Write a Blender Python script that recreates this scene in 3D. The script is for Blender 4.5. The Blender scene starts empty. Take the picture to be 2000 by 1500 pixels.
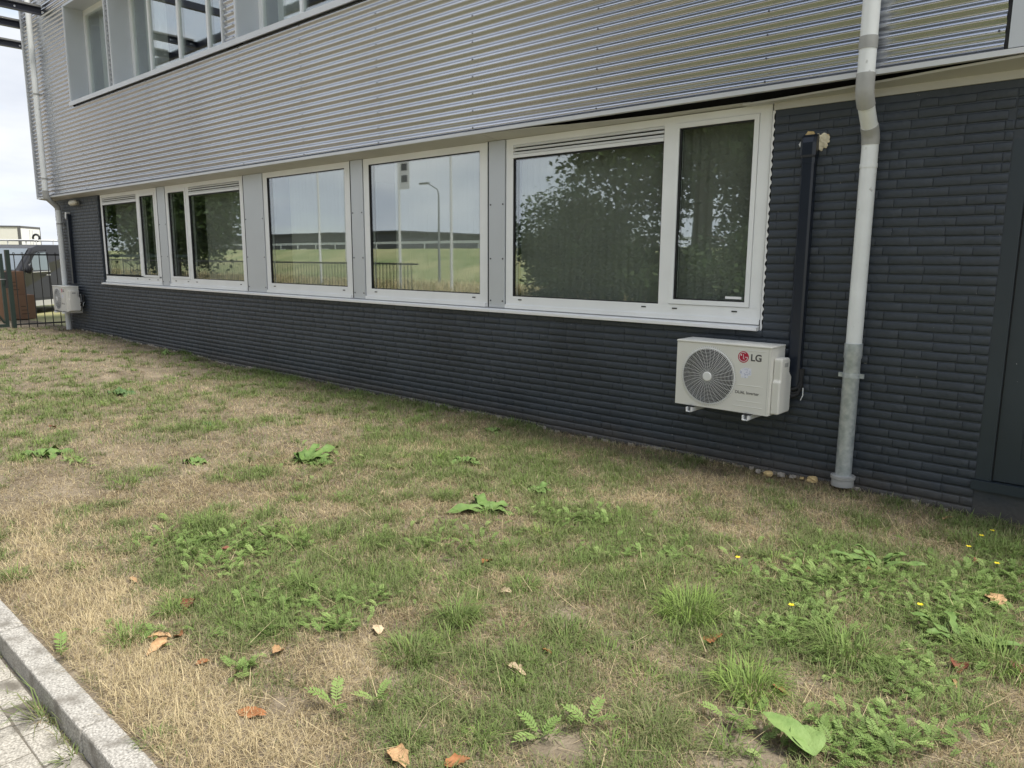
import bpy, bmesh, math, random
import numpy as np
from mathutils import Vector, Matrix

# ------------------------------------------------------------------ camera
sc = bpy.context.scene
CAM = np.array([0.0, -5.5, 1.63])
YAW, PITCH, ROLL, FPX = 42.003, 9.627, 0.3045, 1453.4
def _basis():
    y, p, r = [math.radians(a) for a in (YAW, PITCH, ROLL)]
    f = np.array([-math.sin(y)*math.cos(p), math.cos(y)*math.cos(p), -math.sin(p)])
    rt = np.array([math.cos(y), math.sin(y), 0.0]); up = np.cross(rt, f)
    return f, rt*math.cos(r)+up*math.sin(r), -rt*math.sin(r)+up*math.cos(r)
CF, CR, CU = _basis()
cd = bpy.data.cameras.new('camera'); cam = bpy.data.objects.new('camera', cd)
sc.collection.objects.link(cam)
cd.sensor_width = 36.0; cd.lens = FPX/2000*36; cd.clip_start = 0.05; cd.clip_end = 3000
M = Matrix.Identity(4)
for i in range(3):
    M[i][0] = CR[i]; M[i][1] = CU[i]; M[i][2] = -CF[i]; M[i][3] = CAM[i]
cam.matrix_world = M
sc.camera = cam

# ------------------------------------------------------------------ sky and sun
SUN_DIR = Vector((0.46, 0.06, 0.88)).normalized()      # towards the sun
wd = bpy.data.worlds.new('World'); sc.world = wd; wd.use_nodes = True
nt = wd.node_tree; nt.nodes.clear()
def wn(t, **k):
    n = nt.nodes.new(t)
    for a, b in k.items(): setattr(n, a, b)
    return n
wo = wn('ShaderNodeOutputWorld'); bg = wn('ShaderNodeBackground'); sky = wn('ShaderNodeTexSky')
sky.sky_type = 'NISHITA'; sky.sun_disc = False
sky.sun_elevation = math.asin(SUN_DIR.z); sky.sun_rotation = math.atan2(SUN_DIR.x, SUN_DIR.y)
sky.air_density = 1.0; sky.dust_density = 1.0
tc = wn('ShaderNodeTexCoord'); sep = wn('ShaderNodeSeparateXYZ')
nt.links.new(tc.outputs['Generated'], sep.inputs[0])
mz = wn('ShaderNodeMath', operation='MAXIMUM'); mz.inputs[1].default_value = 0.0
nt.links.new(sep.outputs[2], mz.inputs[0])
az = wn('ShaderNodeMath', operation='ADD'); az.inputs[1].default_value = 0.16
nt.links.new(mz.outputs[0], az.inputs[0])
dx = wn('ShaderNodeMath', operation='DIVIDE'); dy = wn('ShaderNodeMath', operation='DIVIDE')
nt.links.new(sep.outputs[0], dx.inputs[0]); nt.links.new(az.outputs[0], dx.inputs[1])
nt.links.new(sep.outputs[1], dy.inputs[0]); nt.links.new(az.outputs[0], dy.inputs[1])
cmb = wn('ShaderNodeCombineXYZ'); cmb.inputs[2].default_value = 2.4
nt.links.new(dx.outputs[0], cmb.inputs[0]); nt.links.new(dy.outputs[0], cmb.inputs[1])
cn = wn('ShaderNodeTexNoise'); cn.inputs['Scale'].default_value = 0.62; cn.inputs['Detail'].default_value = 9
cn.inputs['Roughness'].default_value = 0.56; cn.inputs['Distortion'].default_value = 0.25
nt.links.new(cmb.outputs[0], cn.inputs['Vector'])
cr = wn('ShaderNodeValToRGB'); cr.color_ramp.elements[0].position = 0.30; cr.color_ramp.elements[1].position = 0.47
nt.links.new(cn.outputs[0], cr.inputs[0])
cn2 = wn('ShaderNodeTexNoise'); cn2.inputs['Scale'].default_value = 1.4; cn2.inputs['Detail'].default_value = 6
nt.links.new(cmb.outputs[0], cn2.inputs['Vector'])
cc = wn('ShaderNodeValToRGB'); cc.color_ramp.elements[0].position = 0.35; cc.color_ramp.elements[1].position = 0.65
cc.color_ramp.elements[0].color = (3.8, 4.05, 4.5, 1); cc.color_ramp.elements[1].color = (5.2, 5.3, 5.45, 1)
nt.links.new(cn2.outputs[0], cc.inputs[0])
mx = wn('ShaderNodeMix', data_type='RGBA')
nt.links.new(cr.outputs[0], mx.inputs[0]); nt.links.new(sky.outputs[0], mx.inputs[6]); nt.links.new(cc.outputs[0], mx.inputs[7])
hz_ = wn('ShaderNodeMapRange', interpolation_type='SMOOTHSTEP'); hz_.inputs[1].default_value = 0.0; hz_.inputs[2].default_value = 0.16; hz_.inputs[3].default_value = 0.5; hz_.inputs[4].default_value = 0.0
nt.links.new(mz.outputs[0], hz_.inputs[0])
hm = wn('ShaderNodeMix', data_type='RGBA'); hm.inputs[7].default_value = (4.0, 4.35, 4.9, 1)
nt.links.new(hz_.outputs[0], hm.inputs[0]); nt.links.new(mx.outputs[2], hm.inputs[6]); nt.links.new(hm.outputs[2], bg.inputs[0]); bg.inputs[1].default_value = 0.10
nt.links.new(bg.outputs[0], wo.inputs[0])

sl = bpy.data.lights.new('sun', 'SUN'); sl.energy = 2.8; sl.angle = math.radians(10); sl.color = (1.0, 0.955, 0.88)
sun = bpy.data.objects.new('sun', sl); sc.collection.objects.link(sun)
sun.location = (6, 4, 20)
sun.rotation_euler = (-SUN_DIR).to_track_quat('-Z', 'Y').to_euler()
sc.view_settings.view_transform = 'Standard'; sc.view_settings.look = 'None'
sc.view_settings.exposure = 1.05; sc.view_settings.gamma = 1.0; sc.view_settings.use_curve_mapping = False
sc.cycles.max_bounces = 8; sc.cycles.transparent_max_bounces = 16; sc.cycles.use_denoising = True

rng = np.random.default_rng(7); random.seed(7)
COL = sc.collection

# ------------------------------------------------------------------ helpers
def ray(u, v):
    return CF*FPX + CR*(u-1000) + CU*(750-v)
def at_z(u, v, z=0.0):                     # where the sight line of photo point (u, v) meets height z
    d = ray(u, v); t = (z-CAM[2])/d[2]; return CAM+d*t
def smooth(a, b, t):
    t = np.clip((t-a)/(b-a), 0, 1); return t*t*(3-2*t)
def height(x, y):                          # height of the lawn
    x = np.asarray(x, float); y = np.asarray(y, float)
    h = 0.105*smooth(-9.0, -17.5, x)
    return h + 0.010*np.sin(x*1.9+y*1.3)+0.008*np.sin(x*3.7-y*2.9+1.0)+0.004*np.sin(x*9.1+y*7.3) - 0.012
def lawn_at(u, v):
    z = 0.0
    for _ in range(6):
        p = at_z(u, v, z); z = float(height(p[0], p[1]))
    return p
class MB:
    def __init__(s): s.v = []; s.f = []; s.sm = []
    def add(s, vs, fs, smooth=False):
        b = len(s.v); s.v += [tuple(map(float, p)) for p in vs]
        for f in fs: s.f.append(tuple(b+i for i in f)); s.sm.append(smooth)
        return s
    def box(s, x0, x1, y0, y1, z0, z1):
        return s.add([(x0,y0,z0),(x1,y0,z0),(x1,y1,z0),(x0,y1,z0),(x0,y0,z1),(x1,y0,z1),(x1,y1,z1),(x0,y1,z1)],
                     [(0,3,2,1),(4,5,6,7),(0,1,5,4),(1,2,6,5),(2,3,7,6),(3,0,4,7)])
    def prism(s, poly, a0, a1, axis='x'):   # poly of two coords, extruded along axis
        n = len(poly)
        def p(a, q):
            if axis == 'x': return (a, q[0], q[1])
            if axis == 'y': return (q[0], a, q[1])
            return (q[0], q[1], a)
        vs = [p(a0, q) for q in poly]+[p(a1, q) for q in poly]
        fs = [tuple(range(n))[::-1], tuple(range(n, 2*n))]+[(i, (i+1) % n, n+(i+1) % n, n+i) for i in range(n)]
        return s.add(vs, fs)
    def tube(s, pts, r, n=10, caps=True):
        pts = [Vector(p) for p in pts]; k = len(pts)
        rs = r if hasattr(r, '__len__') else [r]*k
        vs = []; prev = None
        for i, p in enumerate(pts):
            t = (pts[min(i+1, k-1)]-pts[max(i-1, 0)]).normalized()
            if prev is None:
                a = Vector((0, 0, 1)) if abs(t.z) < 0.9 else Vector((1, 0, 0))
                u = t.cross(a).normalized()
            else:
                u = (prev-t*prev.dot(t)).normalized()
            prev = u; w = t.cross(u)
            for j in range(n):
                an = 2*math.pi*j/n; vs.append(p+(u*math.cos(an)+w*math.sin(an))*rs[i])
        fs = [(i*n+j, i*n+(j+1) % n, (i+1)*n+(j+1) % n, (i+1)*n+j) for i in range(k-1) for j in range(n)]
        s.add(vs, fs, True)
        if caps:
            s.add(vs[:n], [tuple(range(n))[::-1]]); s.add(vs[-n:], [tuple(range(n))])
        return s
    def ring(s, c, R, r, axis='y', n=48, m=5):
        vs = []
        for i in range(n):
            a = 2*math.pi*i/n
            for j in range(m):
                b = 2*math.pi*j/m; q = R+r*math.cos(b); h = r*math.sin(b)
                x, y = q*math.cos(a), q*math.sin(a)
                vs.append({'y': (c[0]+x, c[1]+h, c[2]+y), 'x': (c[0]+h, c[1]+x, c[2]+y), 'z': (c[0]+x, c[1]+y, c[2]+h)}[axis])
        fs = [(i*m+j, ((i+1) % n)*m+j, ((i+1) % n)*m+(j+1) % m, i*m+(j+1) % m) for i in range(n) for j in range(m)]
        return s.add(vs, fs, True)
    def mesh(s, name):
        me = bpy.data.meshes.new(name); me.from_pydata(s.v, [], s.f)
        me.polygons.foreach_set('use_smooth', s.sm); me.update(); return me
    def build(s, name, mat, parent=None, bevel=0, kind=None, fix=True):
        me = s.mesh(name)
        if bevel or fix:
            bm = bmesh.new(); bm.from_mesh(me)
            bmesh.ops.recalc_face_normals(bm, faces=bm.faces)
            if bevel:
                bmesh.ops.remove_doubles(bm, verts=bm.verts, dist=1e-5)
                ed = [e for e in bm.edges if len(e.link_faces) == 2 and e.calc_face_angle(0) > 0.5]
                bmesh.ops.bevel(bm, geom=ed, offset=bevel, segments=2, profile=0.5, affect='EDGES')
            bm.to_mesh(me); bm.free()
        return link(name, me, mat, parent, kind)
def link(name, me, mat, parent=None, kind=None):
    o = bpy.data.objects.new(name, me); COL.objects.link(o)
    if mat is not None and not me.materials: me.materials.append(mat)
    if parent is not None:
        o.parent = parent
        if parent.type == 'EMPTY' and not parent.get('_local'): o.matrix_parent_inverse = Matrix.Translation(-parent.location)
    if kind: o['kind'] = kind
    return o
def tag(o, label, cat, group=None):
    o['label'] = label; o['category'] = cat
    if group: o['group'] = group
    return o
def thing(name, label, cat, loc=(0, 0, 0), group=None):
    o = bpy.data.objects.new(name, None); COL.objects.link(o); o.location = loc; o.empty_display_size = 0.2
    return tag(o, label, cat, group)
def fast_mesh(name, verts, tris, attr=None, smooth=False):
    me = bpy.data.meshes.new(name); nv, nf = len(verts), len(tris)
    me.vertices.add(nv); me.vertices.foreach_set('co', np.ascontiguousarray(verts, np.float32).ravel())
    me.loops.add(nf*3); me.loops.foreach_set('vertex_index', np.ascontiguousarray(tris, np.int32).ravel())
    me.polygons.add(nf); me.polygons.foreach_set('loop_start', np.arange(0, nf*3, 3, dtype=np.int32))
    if smooth: me.polygons.foreach_set('use_smooth', np.ones(nf, bool))
    if attr is not None:
        for k, a in attr.items():
            at = me.attributes.new(k, 'FLOAT', 'POINT'); at.data.foreach_set('value', np.ascontiguousarray(a, np.float32))
    me.update(calc_edges=True); return me
def text_part(name, s, size, loc, mat, parent, depth=0.0006, rot=(math.pi/2, 0, 0), bold=0.0, sx=1.0):
    cu = bpy.data.curves.new(name, 'FONT'); cu.body = s; cu.size = size; cu.extrude = depth; cu.offset = bold
    t = bpy.data.objects.new(name, cu); COL.objects.link(t)
    dg = bpy.context.evaluated_depsgraph_get(); me = bpy.data.meshes.new_from_object(t.evaluated_get(dg))
    bpy.data.objects.remove(t); me.name = name
    me.transform(Matrix.Translation(loc) @ Matrix.Rotation(rot[2], 4, 'Z') @ Matrix.Rotation(rot[0], 4, 'X') @ Matrix.Diagonal((sx, 1, 1, 1)))
    me.materials.clear()
    return link(name, me, mat, parent)

# ------------------------------------------------------------------ materials
def mat(name, col, rough=0.6, metal=0.0, var=0.0, vscale=8.0, bump=0.0, bscale=60.0, col2=None, detail=5, spec=0.5, dirt=None, world=False, foot=None):
    m = bpy.data.materials.new(name); m.use_nodes = True; t = m.node_tree; b = t.nodes['Principled BSDF']
    b.inputs['Roughness'].default_value = rough; b.inputs['Metallic'].default_value = metal
    b.inputs['Specular IOR Level'].default_value = spec
    b.inputs['Base Color'].default_value = (*col, 1)
    tcn = t.nodes.new('ShaderNodeTexCoord'); src = tcn.outputs['Object']
    gp = t.nodes.new('ShaderNodeNewGeometry')
    if world: src = gp.outputs['Position']
    last = None
    if var or col2:
        n = t.nodes.new('ShaderNodeTexNoise'); n.inputs['Scale'].default_value = vscale; n.inputs['Detail'].default_value = detail
        t.links.new(src, n.inputs['Vector'])
        r = t.nodes.new('ShaderNodeValToRGB'); r.color_ramp.elements[0].position = 0.3; r.color_ramp.elements[1].position = 0.7
        c2 = col2 if col2 else tuple(min(1, c*(1+var)) for c in col)
        c1 = col if col2 else tuple(c*(1-var) for c in col)
        r.color_ramp.elements[0].color = (*c1, 1); r.color_ramp.elements[1].color = (*c2, 1)
        t.links.new(n.outputs[0], r.inputs[0]); last = r.outputs[0]
    if dirt:                                # (colour, scale, low, high)
        n2 = t.nodes.new('ShaderNodeTexNoise'); n2.inputs['Scale'].default_value = dirt[1]; n2.inputs['Detail'].default_value = 7
        t.links.new(src, n2.inputs['Vector'])
        r2 = t.nodes.new('ShaderNodeValToRGB'); r2.color_ramp.elements[0].position = dirt[2]; r2.color_ramp.elements[1].position = dirt[3]
        t.links.new(n2.outputs[0], r2.inputs[0])
        x = t.nodes.new('ShaderNodeMix'); x.data_type = 'RGBA'
        t.links.new(r2.outputs[0], x.inputs[0])
        if last is not None: t.links.new(last, x.inputs[6])
        else: x.inputs[6].default_value = (*col, 1)
        x.inputs[7].default_value = (*dirt[0], 1); last = x.outputs[2]
    if foot:                                # splashed dirt near the ground: (colour, height, amount)
        sz = t.nodes.new('ShaderNodeSeparateXYZ'); t.links.new(gp.outputs['Position'], sz.inputs[0])
        n4 = t.nodes.new('ShaderNodeTexNoise'); n4.inputs['Scale'].default_value = 6; n4.inputs['Detail'].default_value = 9; n4.inputs['Roughness'].default_value = .7; t.links.new(src, n4.inputs['Vector'])
        ma = t.nodes.new('ShaderNodeMath'); ma.operation = 'MULTIPLY_ADD'; ma.inputs[1].default_value = -foot[1]*2.4; t.links.new(n4.outputs[0], ma.inputs[0]); t.links.new(sz.outputs[2], ma.inputs[2])
        mr = t.nodes.new('ShaderNodeMapRange'); mr.inputs[1].default_value = -foot[1]*1.3; mr.inputs[2].default_value = foot[1]*.5; mr.inputs[3].default_value = foot[2]; mr.inputs[4].default_value = 0; t.links.new(ma.outputs[0], mr.inputs[0])
        x5 = t.nodes.new('ShaderNodeMix'); x5.data_type = 'RGBA'; t.links.new(mr.outputs[0], x5.inputs[0]); t.links.new(last, x5.inputs[6]); x5.inputs[7].default_value = (*foot[0], 1); last = x5.outputs[2]
    if last is not None: t.links.new(last, b.inputs['Base Color'])
    if bump:
        n3 = t.nodes.new('ShaderNodeTexNoise'); n3.inputs['Scale'].default_value = bscale; n3.inputs['Detail'].default_value = 6
        t.links.new(src, n3.inputs['Vector'])
        bp = t.nodes.new('ShaderNodeBump'); bp.inputs['Strength'].default_value = 1.0; bp.inputs['Distance'].default_value = bump
        t.links.new(n3.outputs[0], bp.inputs['Height']); t.links.new(bp.outputs[0], b.inputs['Normal'])
    return m
def ramp_mat(name, stops, rough=0.75, trans=0.35, attr='tint'):
    m = bpy.data.materials.new(name); m.use_nodes = True; t = m.node_tree; t.nodes.clear()
    out = t.nodes.new('ShaderNodeOutputMaterial'); a = t.nodes.new('ShaderNodeAttribute'); a.attribute_name = attr
    r = t.nodes.new('ShaderNodeValToRGB'); e = r.color_ramp.elements
    while len(e) < len(stops): e.new(0.5)
    for i, (p, c) in enumerate(stops): e[i].position = p; e[i].color = (*c, 1)
    t.links.new(a.outputs['Fac'], r.inputs[0])
    d = t.nodes.new('ShaderNodeBsdfPrincipled'); d.inputs['Roughness'].default_value = rough; d.inputs['Specular IOR Level'].default_value = 0.25
    tr = t.nodes.new('ShaderNodeBsdfTranslucent'); x = t.nodes.new('ShaderNodeMixShader'); x.inputs[0].default_value = trans
    t.links.new(r.outputs[0], d.inputs['Base Color']); t.links.new(r.outputs[0], tr.inputs[0])
    t.links.new(d.outputs[0], x.inputs[1]); t.links.new(tr.outputs[0], x.inputs[2]); t.links.new(x.outputs[0], out.inputs[0])
    return m
def glass_mat(name, r0=0.25, tint=(0.95, 0.98, 0.96), wob=0.00015):
    m = bpy.data.materials.new(name); m.use_nodes = True; t = m.node_tree; t.nodes.clear()
    out = t.nodes.new('ShaderNodeOutputMaterial')
    lw = t.nodes.new('ShaderNodeLayerWeight'); lw.inputs[0].default_value = 0.5
    pw = t.nodes.new('ShaderNodeMath'); pw.operation = 'POWER'; pw.inputs[1].default_value = 5.0; t.links.new(lw.outputs['Facing'], pw.inputs[0])
    fr = t.nodes.new('ShaderNodeMath'); fr.operation = 'MULTIPLY_ADD'; fr.inputs[1].default_value = 1-r0; fr.inputs[2].default_value = r0; t.links.new(pw.outputs[0], fr.inputs[0])
    tr = t.nodes.new('ShaderNodeBsdfTransparent'); tr.inputs[0].default_value = (*tint, 1)
    gl = t.nodes.new('ShaderNodeBsdfGlossy'); gl.inputs['Roughness'].default_value = 0.0; gl.inputs[0].default_value = (0.93, 0.97, 0.98, 1)
    x = t.nodes.new('ShaderNodeMixShader')
    tcn = t.nodes.new('ShaderNodeTexCoord'); n = t.nodes.new('ShaderNodeTexNoise'); n.inputs['Scale'].default_value = 2.2; n.inputs['Detail'].default_value = 1
    t.links.new(tcn.outputs['Object'], n.inputs['Vector'])
    bp = t.nodes.new('ShaderNodeBump'); bp.inputs['Distance'].default_value = wob
    t.links.new(n.outputs[0], bp.inputs['Height']); t.links.new(bp.outputs[0], gl.inputs['Normal'])
    t.links.new(fr.outputs[0], x.inputs[0]); t.links.new(tr.outputs[0], x.inputs[1]); t.links.new(gl.outputs[0], x.inputs[2])
    t.links.new(x.outputs[0], out.inputs[0]); return m

MT = dict(
    brick=mat('painted_brick', (0.037, 0.046, 0.058), 0.5, 0, 0.2, 1.1, 0.0035, 32, detail=8, dirt=((0.26, 0.26, 0.25), 30, 0.715, 0.75), world=True, foot=((.10, .088, .075), .10, .7)),
    clad=mat('aluminium_cladding', (0.53, 0.55, 0.60), 0.24, 0.95, 0.05, 0.7, detail=3),
    alu=mat('flashing_aluminium', (0.66, 0.67, 0.68), 0.45, 0.35, 0.05, 2.0),
    soffit=mat('soffit_grey', (0.50, 0.49, 0.45), 0.6, 0, 0.06, 1.5),
    panel=mat('cover_panel_grey', (0.56, 0.585, 0.61), 0.45, 0.35, 0.04, 1.2),
    white=mat('white_window_profile', (0.84, 0.85, 0.845), 0.4, 0, 0.04, 2.5),
    sill=mat('sill_white', (0.87, 0.87, 0.86), 0.4),
    gasket=mat('black_rubber', (0.012, 0.012, 0.013), 0.6),
    dark=mat('painted_void_shade', (0.006, 0.006, 0.007), 0.9),  # near-black colour holds the shade of the hollows behind cladding and soffit
    door=mat('door_blue_grey', (0.026, 0.037, 0.047), 0.42, 0, 0.15, 1.5, 0.0006, 25, dirt=((0.4, 0.4, 0.4), 60, 0.76, 0.78)),
    glass=glass_mat('window_glass'),
    blind=mat('blind_fabric', (0.42, 0.415, 0.38), 0.85, 0, 0.06, 3.0),
    curtain=mat('pale_curtain', (0.55, 0.55, 0.52), 0.85, 0, 0.05, 3),
    room=mat('room_wall_grey', (0.16, 0.16, 0.15), 0.9), roomfloor=mat('room_carpet', (0.05, 0.05, 0.055), 0.95),
    pvc=mat('white_painted_pvc', (0.76, 0.78, 0.775), 0.4, 0, 0.05, 6, dirt=((0.42, 0.42, 0.40), 14, 0.66, 0.74)),
    pvcgrey=mat('grey_pvc', (0.36, 0.36, 0.345), 0.5, 0, 0.12, 9),
    galv=mat('galvanised_steel', (0.36, 0.40, 0.41), 0.45, 0.35, 0, 26, 0.0, col2=(0.56, 0.59, 0.59), detail=2),
    screw=mat('screw_head', (0.10, 0.10, 0.11), 0.4, 0.6),
    ac=mat('ac_enamel', (0.70, 0.69, 0.64), 0.42, 0, 0.02, 3), grille=mat('grille_white', (0.74, 0.74, 0.72), 0.4),
    acdark=mat('fan_recess_shade', (0.012, 0.012, 0.015), 0.6), blade=mat('fan_blade_grey', (0.03, 0.03, 0.033), 0.5),  # recess colour holds the shade inside the fan opening
    red=mat('logo_red', (0.42, 0.010, 0.045), 0.4), logowhite=mat('logo_white', (0.85, 0.85, 0.85), 0.5), logogrey=mat('logo_grey', (0.075, 0.07, 0.07), 0.5),
    sticker=mat('sticker_paper', (0.74, 0.75, 0.83), 0.6, dirt=((0.45, 0.47, 0.6), 60, 0.52, 0.6)),
    foam=mat('pu_foam', (0.78, 0.70, 0.52), 0.85, 0, 0.25, 22, 0.004, 50), caulk=mat('white_caulk', (0.75, 0.75, 0.74), 0.6),
    trunk=mat('trunking_dark', (0.013, 0.018, 0.030), 0.32), rubber=mat('pipe_insulation', (0.014, 0.014, 0.015), 0.75),
    steelwhite=mat('white_bracket', (0.72, 0.73, 0.73), 0.4), steel=mat('zinc_bolt', (0.6, 0.6, 0.6), 0.35, 0.9),
    beam=mat('navy_steel', (0.022, 0.024, 0.038), 0.45), beamg=mat('grey_steel_channel', (0.13, 0.13, 0.125), 0.5),
    lampcream=mat('lamp_cover_cream', (0.58, 0.55, 0.45), 0.4),
    concrete=mat('kerb_concrete', (0.19, 0.18, 0.16), 0.9, 0, 0, 120, 0.006, 130, col2=(0.58, 0.555, 0.505), detail=8, dirt=((0.17, 0.155, 0.13), 9, 0.50, 0.70), world=True),
    paver=mat('paver_concrete', (0.20, 0.185, 0.155), 0.9, 0, 0, 110, 0.007, 110, col2=(0.58, 0.545, 0.475), detail=8, dirt=((0.15, 0.135, 0.11), 8, 0.47, 0.68), world=True),
    joint=mat('joint_sand', (0.14, 0.125, 0.10), 0.95, 0, 0.3, 60, 0.006, 90),
    gate=mat('gate_green', (0.018, 0.032, 0.026), 0.45), bar=mat('fence_bar_dark', (0.022, 0.022, 0.022), 0.5),
    card=mat('cardboard', (0.23, 0.135, 0.085), 0.85, 0, 0.08, 4), cardprint=mat('box_print', (0.03, 0.02, 0.015), 0.8),
    van=mat('van_paint_black', (0.012, 0.012, 0.014), 0.28), vanglass=glass_mat('van_glass', 0.1, (0.55, 0.6, 0.6)), tyre=mat('tyre_rubber', (0.015, 0.015, 0.015), 0.8),
    vansill=mat('silver_trim', (0.55, 0.55, 0.55), 0.4, 0.3), headlamp=mat('headlamp_and_sky_view', (0.6, 0.62, 0.64), 0.15, 0.2),
    vanscreen=mat('windscreen_glass', (0.16, 0.19, 0.22), 0.08), truckside=mat('truck_side_cream', (0.66, 0.65, 0.60), 0.5), truckwhite=mat('truck_door_white', (0.80, 0.80, 0.80), 0.5), trucktrim=mat('truck_trim', (0.10, 0.10, 0.10), 0.5),
    stone=mat('rubble_stone', (0.62, 0.46, 0.22), 0.9, 0, 0.2, 30, 0.003, 60), stonepale=mat('rubble_pale', (0.36, 0.325, 0.28), 0.9, 0, 0.25, 30, 0.003, 60),
    bark=mat('bark', (0.07, 0.055, 0.04), 0.9, 0, 0.3, 12, 0.01, 20),
    pole=mat('white_pole', (0.70, 0.70, 0.70), 0.45), lamppost=mat('lamp_post_grey', (0.20, 0.21, 0.22), 0.5), banner=mat('banner_cloth', (0.75, 0.75, 0.76), 0.8),
    bannermark=mat('banner_mark', (0.05, 0.05, 0.08), 0.8), asphalt=mat('asphalt', (0.055, 0.055, 0.055), 0.9, 0, 0.2, 40, 0.003, 120),
    shed=mat('warehouse_cladding', (0.06, 0.065, 0.075), 0.6), rail=mat('guard_rail', (0.6, 0.62, 0.63), 0.45, 0.4),
    yellow=mat('petal_yellow', (0.75, 0.60, 0.02), 0.6),
)
def soil_mat():
    m = bpy.data.materials.new('soil_and_thatch'); m.use_nodes = True; t = m.node_tree; b = t.nodes['Principled BSDF']; b.inputs['Roughness'].default_value = 0.95
    b.inputs['Specular IOR Level'].default_value = 0.1
    tcn = t.nodes.new('ShaderNodeTexCoord')
    n = t.nodes.new('ShaderNodeTexNoise'); n.inputs['Scale'].default_value = 3.0; n.inputs['Detail'].default_value = 10; n.inputs['Roughness'].default_value = 0.7
    t.links.new(tcn.outputs['Object'], n.inputs['Vector'])
    r = t.nodes.new('ShaderNodeValToRGB'); e = r.color_ramp.elements; e[0].position = 0.32; e[1].position = 0.68
    e.new(0.5); e[0].color = (0.115, 0.092, 0.066, 1); e[1].color = (0.20, 0.165, 0.12, 1); e[2].color = (0.30, 0.25, 0.185, 1)
    t.links.new(n.outputs[0], r.inputs[0]); t.links.new(r.outputs[0], b.inputs['Base Color'])
    n3 = t.nodes.new('ShaderNodeTexNoise'); n3.inputs['Scale'].default_value = 70; n3.inputs['Detail'].default_value = 8
    t.links.new(tcn.outputs['Object'], n3.inputs['Vector'])
    bp = t.nodes.new('ShaderNodeBump'); bp.inputs['Distance'].default_value = 0.012; t.links.new(n3.outputs[0], bp.inputs['Height']); t.links.new(bp.outputs[0], b.inputs['Normal'])
    return m
MT['soil'] = soil_mat()
MT['far'] = mat('far_meadow', (0.19, 0.21, 0.08), 0.95, 0, 0, 0.9, 0.02, 6, col2=(0.36, 0.32, 0.16), detail=10)
MT['bank'] = mat('bank_meadow', (0.15, 0.19, 0.07), 0.95, 0, 0, 0.25, 0.05, 3, col2=(0.32, 0.30, 0.15), detail=10)

# ------------------------------------------------------------------ ground, road, kerb
def structure(o): o['kind'] = 'structure'; return o
def grid(name, xs, ys, hf, m):
    X, Y = np.meshgrid(xs, ys, indexing='ij'); Z = hf(X, Y); v = np.stack([X, Y, Z], -1).reshape(-1, 3)
    a, b = len(xs), len(ys); i = np.arange(a-1)[:, None]*b+np.arange(b-1)[None]; i = i.ravel()
    tris = np.concatenate([np.stack([i, i+b, i+b+1], 1), np.stack([i, i+b+1, i+1], 1)])
    return structure(link(name, fast_mesh(name, v, tris, smooth=True), m))
structure(MB().add([(-1500,-1500,-0.2),(1500,-1500,-0.2),(1500,1500,-0.2),(-1500,1500,-0.2)], [(0,1,2,3)]).build('ground', MT['far'], fix=False))
grid('lawn', np.concatenate([np.linspace(-60, -10, 120), np.linspace(-9.9, 9, 380)]), np.linspace(-4.655, 0.06, 96), height, MT['soil'])
grid('meadow', np.linspace(-110, -18.2, 60), np.linspace(0.06, 70, 60), lambda x, y: np.full_like(x, 0.09)-0.004, MT['far'])
structure(MB().box(-70, 12, -10.4, -4.76, -0.3, -0.118).build('road', MT['joint']))
pav = MB().box(-70, 12, -9.0, -5.55, -0.117, -0.108).build('pavement', MT['paver']); structure(pav)

kerb = MB().box(-60, 10, -4.742, -4.658, -0.3, -0.02).build('kerb', MT['joint']); structure(kerb)
ks = MB().box(0.004, 0.996, -0.05, 0.05, -0.14, 0.0)
kme = ks.build('kerb_stone', MT['concrete'], None, 0.008).data
bpy.data.objects.remove(bpy.data.objects['kerb_stone'])
for i in range(-13, 6):
    o = link('kerb_stone', kme, MT['concrete'], kerb); o.location = (-2.70+i, -4.70, random.uniform(-.002, .002)); o.rotation_euler = (0, 0, random.uniform(-.003, .003))
pm = []
for k in range(4):
    pm.append(MB().box(-0.1175, 0.1175, -0.0508, 0.0508, -0.07, 0.0).build('paving_brick', MT['paver'], None, 0.006).data); bpy.data.objects.remove(bpy.data.objects['paving_brick'])
pave = structure(MB().box(-9, 2, -5.54, -4.752, -0.2, -0.1035).build('paving_bed', MT['joint']))
for r in range(7):
    yr = -4.812-0.105*r
    for i in range(-24, 8):
        x = -2.966+0.1195+0.2395*i+(0.125 if r % 2 else 0)
        o = link('paving_brick', random.choice(pm), MT['paver'], pave)
        o.location = (x, yr, -0.10+random.uniform(-.004, .003)); o.rotation_euler = (random.uniform(-.012, .012), random.uniform(-.008, .008), random.uniform(-.008, .008))

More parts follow.
